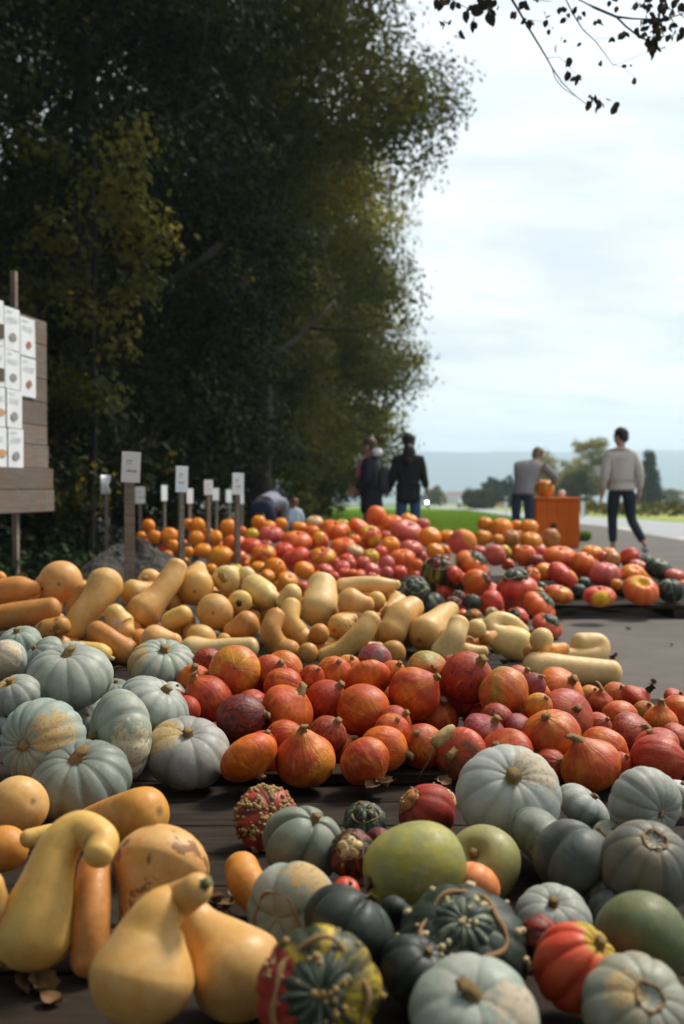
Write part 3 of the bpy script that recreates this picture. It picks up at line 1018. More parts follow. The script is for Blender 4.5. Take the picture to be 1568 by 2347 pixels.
def heap_depth(pile, u, v):
    T = {'kuri': ([1490, 1530, 1580, 1630, 1680, 1740], [3.42, 3.27, 3.14, 3.0, 2.88, 2.76]),
         'nut': ([1295, 1340, 1390, 1440, 1490, 1540], [5.55, 5.3, 5.05, 4.85, 4.62, 4.4]),
         'far': ([1170, 1210, 1240, 1270, 1300, 1330, 1345], [10.6, 9.9, 9.3, 8.7, 8.1, 7.6, 7.4]),
         'box': ([1185, 1215, 1235, 1260, 1290], [13.2, 12.9, 12.5, 10.5, 9.2]),
         'pal': ([1250, 1270, 1300, 1340, 1375], [9.0, 8.7, 8.15, 7.5, 7.2]),
         'turb': ([1280, 1320, 1360, 1400, 1440], [7.5, 7.2, 6.8, 6.4, 6.1])}[pile]
    d = float(np.interp(v, *T))
    if pile == 'kuri' and u > 1250:
        k = min(1, (u - 1250) / 120)
        d = d + k * .9 * max(0, (1700 - v) / 120)
    return d
FLOOR = {'kuri': DECK, 'nut': DECK, 'far': 0., 'box': 0., 'pal': DECK, 'turb': 0., 'fore': DECK}

ITEMS = []
def parse(txt, kind, pile):
    for ln in txt.strip().splitlines():
        ln = ln.strip()
        if not ln or ln.startswith('#'):
            continue
        spec, lab = ln.split('|')
        w = spec.split()
        it = dict(kind=kind, pile=pile, label=lab.strip(), opts={})
        ox, oy, s = FRM[w[0]]
        if kind == 'butternut_squash':
            pts = []
            for p in w[1].split(';'):
                q = [float(x) for x in p.split(',')]
                pts.append((ox + q[0] * s, oy + q[1] * s, q[2] * s, q[3] if len(q) > 3 else 0.))
            it['pts'] = pts
            it['var'] = w[2]
            rest = w[3:]
        else:
            cx, cy, rx, ry = (float(x) for x in w[1:5])
            it['u'], it['v'] = ox + cx * s, oy + cy * s
            it['rx'], it['ry'] = rx * s, ry * s
            it['ax'] = Vector([float(x) for x in w[5].split(',')]).normalized()
            it['var'] = w[6]
            rest = w[7:]
        for r in rest:
            k, _, val = r.partition('=')
            it['opts'][k] = val or '1'
        ITEMS.append(it)
# ------------------------------------------------------------------ what lies where
# frame cx cy rx ry  stem-axis(right,up,towards viewer)  skin  options | label
parse('''
C3 1078 255 112 112 0.1,0.3,0.95 oy stem=s z=-.02 neck=0 | bright orange squash on top of the heap, green stem scar towards the viewer
C3 958 395 106 112 -0.5,0.8,0.15 R neck=.12 | smooth deep red squash on the left flank of the heap, under the bright orange one
C3 890 310 80 78 0.1,0.75,0.5 ro | orange red squash with a corky knob at the upper left edge of the heap
C3 955 215 68 62 0.2,0.5,0.6 k | rusty brown speckled squash peeping out behind the bright orange one
C3 1105 470 110 100 0.85,0.2,0.25 kk neck=.1 | nearly black mottled squash on the left of the heap
C3 1155 430 84 84 0.4,0.2,-0.6 R | red squash half hidden behind the nearly black one
C3 1240 262 76 74 0.5,0.5,0.5 r | plain red squash right beside the bright orange top one
C3 1300 250 88 80 0.85,-0.45,0.2 o | orange squash sloping down to the right behind the plain red one
C3 1300 330 96 78 0.9,-0.1,0.2 r | red squash with pale scratches, its stem pointing right
C3 1320 430 112 104 0.6,0.78,0.25 ro neck=.2 scar=-.3,-.75,.6 sw=.72 sc=or | light red squash with an orange belly and fat knob
C3 1490 395 92 96 0.5,0.6,0.3 R | dark pink red squash left of the big ribbed one
C3 1530 270 82 78 0.2,0.6,0.5 ro | orange red squash in the back row near the crooked gourd
C3 1430 290 58 60 0.3,0.5,0.5 r | small red squash tucked into the back row
C3 1300 565 82 80 0.8,0.3,0.2 r | red striped squash behind the big onion shaped one at the front
C3 1500 555 86 86 0.3,0.5,0.3 k | rusty dark mottled squash right of the onion shaped front one
C3 1140 655 124 110 0.55,-0.70,0.45 o b=.128 neck=.15 | glowing orange squash at the left end of the front row, stem on the board
C3 1400 665 134 112 -0.1,0.97,0.2 ro b=.11 neck=.28 scar=.75,-.1,.6 sw=.8 sc=or | big onion shaped squash with knobbly stem, middle of the front row
C4 105 670 108 106 0.6,-0.6,0.35 r b=.105 neck=.08 alpha=.42 | red squash with black cracks, third in the front row
C3 1200 600 62 70 0.2,0.5,0.3 R | dark red squash deep between the glowing orange and the black one
C3 850 440 62 72 -0.4,0.5,0.3 R | dark red squash wedged against the leaning grey pumpkins
C3 800 400 50 60 -0.4,0.5,0.3 R | darkest red squash at the left foot of the heap
C4 190 612 110 94 0.85,-0.05,0.45 o | orange yellow squash with small warts, behind the cracked red one
C4 100 435 118 116 0.55,-0.3,0.78 ro neck=.12 | large ribbed orange red squash, stem facing the viewer at its lower right
C4 115 300 108 92 0.3,-0.55,0.75 ro stem=d | striped orange red squash just above the large ribbed one
C4 30 245 62 58 0.2,0.6,0.4 oy | small orange squash in the back row under the crooked gourd
C4 150 205 86 58 0.75,-0.2,0.4 m neck=.05 | maroon squash with a blue grey end in the back row
C4 235 268 60 56 0.3,0.6,0.4 o | small orange squash between maroon and red ones in the back row
C4 330 360 114 112 0.7,0.62,0.3 r neck=.2 | glossy red squash with one pale line across, stem to the upper right
C4 395 260 100 88 0.3,0.4,0.7 gy | orange pink squash with a greenish speckled face, back row
C4 495 228 44 42 0.2,0.6,0.4 k | little speckled squash between two large ones in the back row
C4 575 288 114 112 0.3,0.5,0.4 k alpha=.58 | round squash densely peppered with black, top of the heap
C4 740 350 114 100 0.75,-0.6,0.2 gy neck=.3 | orange and green squash tapering to a fat stem at lower right
C4 515 430 118 106 0,1,0.1 ro neck=.3 b= | clean onion shaped squash standing upright in the middle of the heap
C4 710 480 78 68 0.6,-0.4,0.4 k | orange squash with dark blotches in the shadow under the tapering one
C4 240 490 72 72 0.4,0.4,0.3 R | dark red squash in the gap right of the large ribbed one
C4 230 525 78 70 0.2,0.5,0.4 r | red squash under the gap, above the orange yellow one
C4 370 605 96 104 -0.3,0.6,0.6 r neck=.1 | red squash in the front with a dry stem stub lying against it
C4 545 635 106 114 -0.3,0.2,0.5 g neck=.05 | red squash with a dark green rough patch, front row
C4 660 540 102 74 0.4,0.7,0.3 m | flat maroon squash with a pale stem, middle of the heap
C4 745 645 142 84 -0.4,0.5,0.4 r | broad red squash mostly hidden behind the white pumpkin
C4 820 520 68 62 0.4,0.5,0.3 m | small maroon squash in the shade left of the pinstriped one
C4 900 420 62 62 0.3,0.5,0.4 oy | small yellow orange squash between larger red ones
C4 1005 342 102 92 0.3,0.4,0.4 o | round orange red squash at the back, in front of the pale fallen gourd
C4 1030 460 122 112 0.32,0.5,0.75 R neck=.05 | smooth rose red squash with a tiny dark stem dot
C4 960 555 128 112 -0.3,0.82,0.4 ro neck=.05 | pinstriped orange red squash, large, right of the middle
C4 872 325 58 60 0.3,0.5,0.3 m | maroon squash tucked behind the rose red one
C4 820 288 60 52 0.3,0.5,0.3 r | red squash in the back row under the bent pale gourd
C4 1175 510 62 60 0.3,0.4,0.4 r | small red squash right of the rose red one
C4 1195 620 112 88 0.8,-0.3,0.45 ro neck=.2 | orange red squash pointing right with a fat corky stem
C4 1138 692 130 108 -0.4,0.86,0.1 ro neck=.30 b=.10 alpha=.3 | onion shaped squash with an orange cheek at the right of the front row
C4 955 690 80 74 0.3,0.3,0.5 R | dark red squash in shadow beside the white pumpkin
C4 1140 368 48 44 0.2,0.5,0.4 oy b=.10 | pale orange squash at the far edge, left of the one with a dark stalk
C4 1260 366 62 54 0.2,0.5,0.4 ro b=.10 | orange red squash at the far edge next to the asphalt
C4 1188 412 58 50 0,1,0.1 r stem=L neck=.35 b=.10 | red squash with a tall black stalk
C4 1350 392 70 58 0.6,0.6,0.1 R stem=L neck=.4 b=.10 | dark red squash with a long curled tan stalk
C4 1275 475 88 72 -0.85,0.2,0.4 ro b=.10 | orange red squash with its knob pointing left
C4 1335 548 98 92 0.3,0.4,0.4 k alpha=.6 | red squash covered in black speckles, right side of the heap
C4 1392 442 54 44 0.2,0.8,0.4 gy b=.10 | flat yellow orange squash with a crusty knob
C4 1460 492 76 66 0,1,0.15 o neck=.35 b=.10 | small pale orange onion shaped squash at the right
C4 1545 450 78 78 0.5,0.5,0.3 ro b=.10 | orange red squash cut by the right picture edge
C4 1530 388 54 46 0.3,0.5,0.3 R b=.10 | small dark red squash at the right picture edge, highest
C4 1545 565 70 62 0.4,0.5,0.3 R b=.12 | dark red squash at the right picture edge above the big red one
C4 1445 668 122 106 0.85,0.1,0.45 R neck=.1 b=.10 stem=d | big smooth red squash at the right end of the front row
C4 1440 600 98 70 -0.3,0.6,0.2 R | red squash lying right behind the big smooth one at the right
C4 1265 690 60 62 0.3,0.5,0.3 R | deep red squash in the gap before the big smooth right one
''', 'kuri_squash', 'kuri')

parse('''
C3 315 285 187 138 0.0,0.94,0.34 b b=.22 ribs=11 rd=.05 d=2.95 | smooth pale blue pumpkin lying high on the left, with two corky dots
C3 745 228 152 102 0.2,0.88,0.4 b d=3.3 ribs=12 rd=.09 scar=-.85,.3,.4 sw=.78 sc=tan | pale blue pumpkin resting against the left end of the red heap
C3 92 130 96 74 -0.1,0.9,0.35 b d=3.5 ribs=10 rd=.08 | pale blue pumpkin furthest back on the left, fat green stem
C3 195 190 92 78 -0.6,0.7,0.3 b d=3.3 ribs=9 rd=.07 | pale blue pumpkin with a brown stem, squeezed behind the smooth one
C3 28 205 76 98 -0.4,0.5,0.4 bp d=3.05 ribs=8 rd=.04 scar=-.1,.3,.95 sw=.35 sc=cream | blue pumpkin with a crusty cream face at the left picture edge
C3 75 372 108 90 -0.2,0.85,0.4 b d=2.8 ribs=10 rd=.06 scar=-.5,.8,.3 sw=.8 sc=tan | dusty blue grey pumpkin at the left edge, above the one with tan scars
C3 195 585 196 184 -0.28,0.16,0.95 b d=2.55 ribs=16 rd=.075 z=.0 scar=.50,.42,.75 sw=.84 sc=tan | ribbed blue pumpkin turned to show its stem scar and a tan crust
C3 550 555 152 196 -0.86,0.05,0.5 b d=2.72 asp=.62 ribs=9 rd=.07 scar=.42,-.05,.88 sw=.86 sc=cream | blue pumpkin standing on its edge with a cream crusted cheek
C3 370 760 222 158 -0.08,0.9,0.42 bg b=.10 ribs=12 rd=.085 | grey green ribbed pumpkin in front of the pale blue ones
C3 860 630 187 142 0.1,0.88,0.46 b b=.10 ribs=9 rd=.05 scar=-.72,.6,.3 sw=.78 sc=tan | pale blue pumpkin with a tan scarred shoulder, left of the orange front row
C3 710 415 152 118 0.5,0.75,0.1 b d=2.98 ribs=14 rd=.09 | finely ribbed blue pumpkin leaning behind the one on its edge
C3 400 445 92 62 -0.1,0.8,0.5 b d=2.95 ribs=10 rd=.07 | small blue pumpkin low in the gap with an orange brown stem
C3 335 172 78 40 0.1,0.9,0.3 w d=3.35 ribs=8 rd=.06 | creamy green pumpkin showing only its top behind the smooth blue one
C3 530 345 76 48 0.1,0.9,0.2 bg d=3.15 ribs=12 rd=.07 | grey blue pumpkin peeping out behind the finely ribbed one
C3 8 505 34 44 -0.4,0.8,0.2 b d=2.75 ribs=8 | sliver of a blue pumpkin at the left picture edge
C3 800 345 48 36 0.4,0.8,0.2 w d=3.1 ribs=8 | small whitish pumpkin between the blue ones and the red heap
C3 405 505 50 52 0.1,0.8,0.2 b d=2.9 ribs=9 | blue pumpkin hidden in the hollow between three larger ones
# right foreground
C2 765 210 232 198 0.0,0.72,0.69 w d=2.22 ribs=13 rd=.035 asp=.80 scar=.55,.75,.35 sw=.86 sc=tanl | large white pumpkin enthroned on top of the mixed heap
C2 950 430 165 148 0.5,0.6,-0.1 bg d=2.36 ribs=9 rd=.05 scar=-.15,-.15,.97 sw=.82 sc=yel | blue green pumpkin with a yellow crusted patch under the white one
C2 1105 265 118 98 0.6,0.75,0.1 b b=.10 ribs=11 rd=.06 | pale grey pumpkin with a flat woody stem, right of the white one
C2 1390 245 184 132 0.35,-0.05,0.92 b d=2.28 asp=.8 ribs=12 rd=.045 stem=s | pale blue pumpkin on its side with a yellow stem scar
C2 1545 205 70 62 0.2,0.9,0.2 w d=2.5 ribs=8 | pale yellowish pumpkin cut by the right picture edge
C2 1240 400 90 60 0.05,0.85,0.4 bt d=2.25 ribs=18 rd=.05 | brownish ribbed pumpkin with a cork stem in the gap
C2 1080 530 198 178 0.72,0.62,-0.25 bd d=2.02 ribs=4 rd=.30 asp=.82 | dark slate pumpkin with one deep cleft
C2 1395 535 198 194 0.05,0.86,0.5 bb d=1.95 ribs=9 rd=.04 asp=.93 stem=r | brownish grey pumpkin with an open ring scar on top
C2 965 775 205 92 -0.05,0.86,0.45 b b=.10 ribs=9 rd=.04 asp=.7 | pale flat pumpkin with a big cork stem low in the heap
C2 1372 865 205 198 0.25,0.35,-0.9 gr d=1.68 asp=.93 ribs=0 | smooth dull green round pumpkin at the lower right
C2 1350 1195 270 180 0.15,0.72,0.65 bt d=1.46 ribs=10 rd=.06 asp=.72 stem=r scar=-.4,.75,.5 sw=.9 sc=tan | whitish pumpkin with a sunken ringed navel in the bottom right corner
C2 600 1225 345 160 -0.02,0.86,0.5 b d=1.38 ribs=7 rd=.05 asp=.68 scar=.7,.45,.5 sw=.86 sc=tanl | wide grey pumpkin at the bottom edge with a stubby stem
C1 1340 735 236 172 -0.45,0.1,0.88 b d=1.78 asp=.75 ribs=5 rd=.10 stem=r ringr=.5 scar=.35,.85,.3 sw=.86 sc=tan | grey pumpkin with a tan ringed blossom bulge
C1 1390 430 182 150 0.35,0.84,0.2 bg b=.10 ribs=5 rd=.26 asp=.82 | blue green pumpkin with deep clefts, right of the warty red gourd
C2 1195 640 60 90 0.2,0.5,-0.5 bb b=.10 ribs=6 | dark brownish pumpkin lost in shadow under the ringed one
''', 'blue_pumpkin', 'fore')

parse('''
C2 330 535 234 184 -0.93,-0.2,0.3 gm d=1.86 asp=1.24 scar=-.02,.12,.99 sw=.97 sc=tanp | big yellow green round pumpkin with a tan blossom scar
C2 645 520 158 162 -0.45,0.62,0.62 gp d=2.02 asp=.78 dims=.22 | pale olive pumpkin with a sunken cork stem, behind the yellow green one
C2 610 625 108 104 0.3,0.5,-0.5 Op d=1.88 asp=.85 ribs=8 rd=.04 | plain light orange pumpkin between the olive and yellow green ones
C2 165 422 64 58 -0.5,0.3,0.5 kk d=2.12 asp=.85 | small black and red gourd behind the yellow green pumpkin
C2 40 818 222 170 0.4,0.55,-0.2 dg d=1.62 asp=.8 ribs=6 rd=.18 lump=.08 | lumpy blue black pumpkin in the middle of the foreground
C2 250 735 70 60 0.5,0.5,-0.3 dg d=1.72 asp=.8 ribs=6 | dark grey pumpkin in the shade behind the blue black one
C2 1075 1000 195 178 0.46,0.72,0.34 RR d=1.55 asp=.98 ribs=9 rd=.13 scar=.62,.72,.1 sw=.74 sc=yg | glossy red orange ribbed pumpkin with yellow green shoulder
C2 905 850 86 84 0.5,0.3,0.5 Dr d=1.60 asp=.9 ribs=5 rd=.15 | small dark green and red gourd beside the ribbed red orange pumpkin
C2 20 640 70 46 0.3,0.5,0.2 RR d=1.95 asp=.8 | bright red squash barely visible under the cream warted gourd
C2 840 930 70 90 0.3,0.5,0.2 Dr d=1.62 asp=.9 ribs=6 | dark red gourd in shadow left of the ribbed red orange pumpkin
C2 330 1010 160 130 0.3,0.5,0.2 dg b=.10 asp=.85 ribs=7 | black green pumpkin deep in the shadow under the warted turban
C2 1230 740 90 90 0.3,0.6,0.2 bd b=.10 asp=.85 ribs=7 | slate pumpkin deep in shadow left of the dull green one
''', 'green_pumpkin', 'fore')

# spine of long fruits: x,y,r[,metres further away]; first the blossom bulb, last the stem end
parse('''
C1 90,255,132;-60,300,80,.10 t d=2.25 stem=n | fat butternut bulb at the left edge below the grey green pumpkin
C1 30,450,98;-90,520,70 to d=2.05 stem=n | orange pink butternut bulb cut by the left picture edge
C1 150,835,172;215,600,120,.02;275,440,92,.04;370,365,80,.05;462,410,76,.03;452,478,64,.0 ty d=1.68 stem=n | large pale yellow crookneck with a swan like hooked neck
C1 645,300,128;500,330,95,.05;370,365,70,.1;250,410,55,.14 to d=2.18 stem=n | orange butternut behind the hook of the crookneck, dusty patch on its bulb
C1 730,560,214,.12;680,690,140,.08;640,800,92,.05;610,900,84,.03 t d=1.72 spots=1 stem=n | fat butternut with dark brown blotches on its bulb
C1 650,1035,224;690,850,150,.02;735,745,108,.03;815,690,84,.05;905,636,74,.02 t d=1.48 stem=g | long necked butternut lying in front, bent neck with green stem
C1 412,960,82;420,800,86,.02;425,650,82,.06;430,540,74,.1 td d=1.72 stem=n | dark orange cylindrical squash standing in the shade of the crookneck
C1 1090,1020,212;1010,915,150,.03;925,815,92,.05;880,755,76,.06 t d=1.56 stem=n | butternut with a round bulb beside the warted gourd at the bottom
C1 130,405,40;240,375,34,.02 ty d=2.0 stem=n | thin yellow squash end between the bulb and the crookneck
C1 1105,545,74;1130,610,84,-.03;1200,700,80,-.05 to d=1.98 stem=n | bent orange squash lying on the planks left of the clefted pumpkin
C1 -40,880,130,.05;-60,620,70 t d=1.80 stem=n | butternut cut by the left picture edge behind the crookneck
''', 'butternut_squash', 'fore')

parse('''
Z5 40,350,128;200,315,112;330,305,62 td stem=d | brown orange squash at the left edge of the butternut heap
Z5 -10,215,66 to stem=n | butternut end peeping in at the left edge, above the rest
Z5 -60,590,118;250,545,125;480,490,98 td stem=n | long straight cylinder squash lying at the left edge of the butternut heap
Z5 560,245,188;600,200,110,.22 t stem=n z=-.05 | round butternut bulb showing its brown blossom scar, top left of the heap
Z5 410,265,92,.05 td stem=n | butternut half hidden left behind the round bulb
Z5 970,265,152,.12;880,400,122,.06;740,570,112,0;665,690,104,-.03 t stem=c | big butternut lying diagonally across the left of the heap, stem downwards
Z5 770,330,72;690,490,88,-.03 td stem=n | brownish squash neck behind the diagonal butternut
Z5 1230,350,122;1390,320,74,.05 t stem=n | butternut bulb right behind the diagonal one
Z5 1375,225,102,.05 ty stem=c | small round butternut at the foot of the dirt heap
Z5 1330,515,162;1450,385,116,.05;1560,225,112,.12;1620,110,92,.16 t stem=n z=-.05 | butternut with its long neck pointing up to the dirt heap
Z5 1055,540,96;1110,640,120;1150,705,84,-.02 ty stem=l scar=-.1,0,1 sw=.8 sc=cream | yellow cucumber like gourd with pale worn patches and a long stem
Z5 1140,875,118;1010,770,92;880,690,90,.03 td stem=n | butternut upside down low in the heap behind the grey pumpkins
Z5 740,860,72;900,900,92;950,920,88 ty stem=p | short orange yellow squash low in front, its stem pointing right
Z5 300,790,92;450,700,112;570,645,88 td spots=1 stem=n | brown blotched squash behind the pale blue pumpkins
Z5 1420,790,140;1600,800,82 t stem=n | butternut low in the heap behind the pale blue pumpkin by the red heap
Z6 415,290,162;430,190,104,.2 t stem=n z=-.05 | round butternut bulb with grey blossom scar, top row middle
Z6 450,125,64 tp stem=d | pale little gourd tip poking up behind the top row
Z6 745,200,104,.14;702,218,124 tp stem=c | pale butternut facing the viewer with its stem, top row
Z6 590,520,156;620,490,100,.2 t stem=n z=-.03 | round butternut bulb with a dimple, centre of the heap
Z6 835,420,90,.12;820,432,106 ty stem=d | small round squash with lobes facing the viewer, right of the dimpled bulb
Z6 955,290,118,.1;1050,370,125,.03;1110,410,92 tp stem=g | pale butternut with a green stem stub pointing down right
Z6 880,195,86,.05 tp stem=n | pale butternut bulb behind the two pale ones of the top row
Z6 1300,350,92;1210,440,62 tp stem=n | pale butternut behind the upright white gourd
Z6 180,610,80;310,545,90 ty stem=n | short yellow squash in the middle left of the heap
Z6 880,650,132;730,690,66 td stem=n | brown orange squash with a pointed end in the shade
Z6 470,770,134,.06 t stem=n | ribbed butternut bulb behind the long pale one
Z6 380,870,116;600,860,84;920,850,98 tp stem=n | long pale squash lying behind the red heap
Z6 680,780,62 t stem=n | small butternut end above the long pale squash
Z6 1150,570,86,.05;1110,700,94;1180,840,104;1275,890,110,-.03 td stem=n | brownish squash bent like a hook in the middle of the heap
Z6 1300,470,82,.05;1275,600,90;1360,720,88;1430,775,72,-.02 ty stem=c | yellow squash bent to the right beside the hook shaped one
Z7 180,500,168;195,280,132,.12 tp stem=n z=-.06 | upright pear shaped white gourd towering over the heap
Z7 400,290,82;590,270,72;740,275,76;890,270,40 tp stem=n | long pale knobbly gourd lying along the back of the heap
Z7 470,440,134;620,455,74 t stem=n | butternut bulb behind the upright white gourd
Z7 700,415,78 ty stem=n | short yellow squash end below the long pale one
Z7 370,660,112;490,590,84,.1;650,540,78,.2;800,490,68,.3 t stem=n scar=0,0,1 sw=.93 sc=dk | squash with a dark stem hole facing the viewer and a neck running back
Z7 230,930,82;390,870,90;550,730,104,.02;650,600,98,.06 t stem=n | long curved butternut lying diagonally in front of the heap
Z7 850,700,136;935,560,130,.06;1030,480,104,.14 t stem=c z=-.05 | thick butternut with its stem towards the viewer
Z7 900,430,86,.12;820,520,60 t stem=n | butternut arching behind the thick one
Z7 1150,725,152;1300,565,94,.18;1385,500,72,.28 t stem=n z=-.05 | butternut with a round grey blossom end towards the viewer
Z7 1330,900,126;1410,760,108;1455,640,98,.05 tp stem=n z=-.02 | pale squash standing upright at the right of the heap
Z3 1170,1285,150;1010,1235,135;925,1135,88,.02;990,1062,72,.05;1110,1090,74,.06;1215,1165,62,.07 tp stem=n b=.0 z=-.04 | pale gourd curled into a ring
Z3 1390,1240,104 tp stem=n | pale butternut bulb behind the curled gourd
Z3 790,1140,84,.03 tp stem=n | pale squash between the upright one and the curled gourd
C4 890,240,66;1050,252,62;1235,265,56 tp stem=n b=0 | long pale gourd lying on the asphalt at the right end of the heap
C4 985,190,34;1090,195,44;1170,178,44,.03;1175,130,44,.06;1095,140,56,.05 tp stem=n b=0 | pale gourd bent like a horseshoe on the asphalt
Z7 850,900,112,.03 td stem=n | brown squash in the shade below the thick butternut
Z6 1450,900,88,.03 td stem=n | dark squash in the hollow behind the red heap
Z7 180,720,92,.06 td stem=n | shaded squash under the upright white gourd
Z7 620,900,80,.06 td stem=n | shaded squash end under the long curved butternut
Z6 560,880,70,.12 td stem=n | shaded squash deep behind the long pale one
''', 'butternut_squash', 'nut')

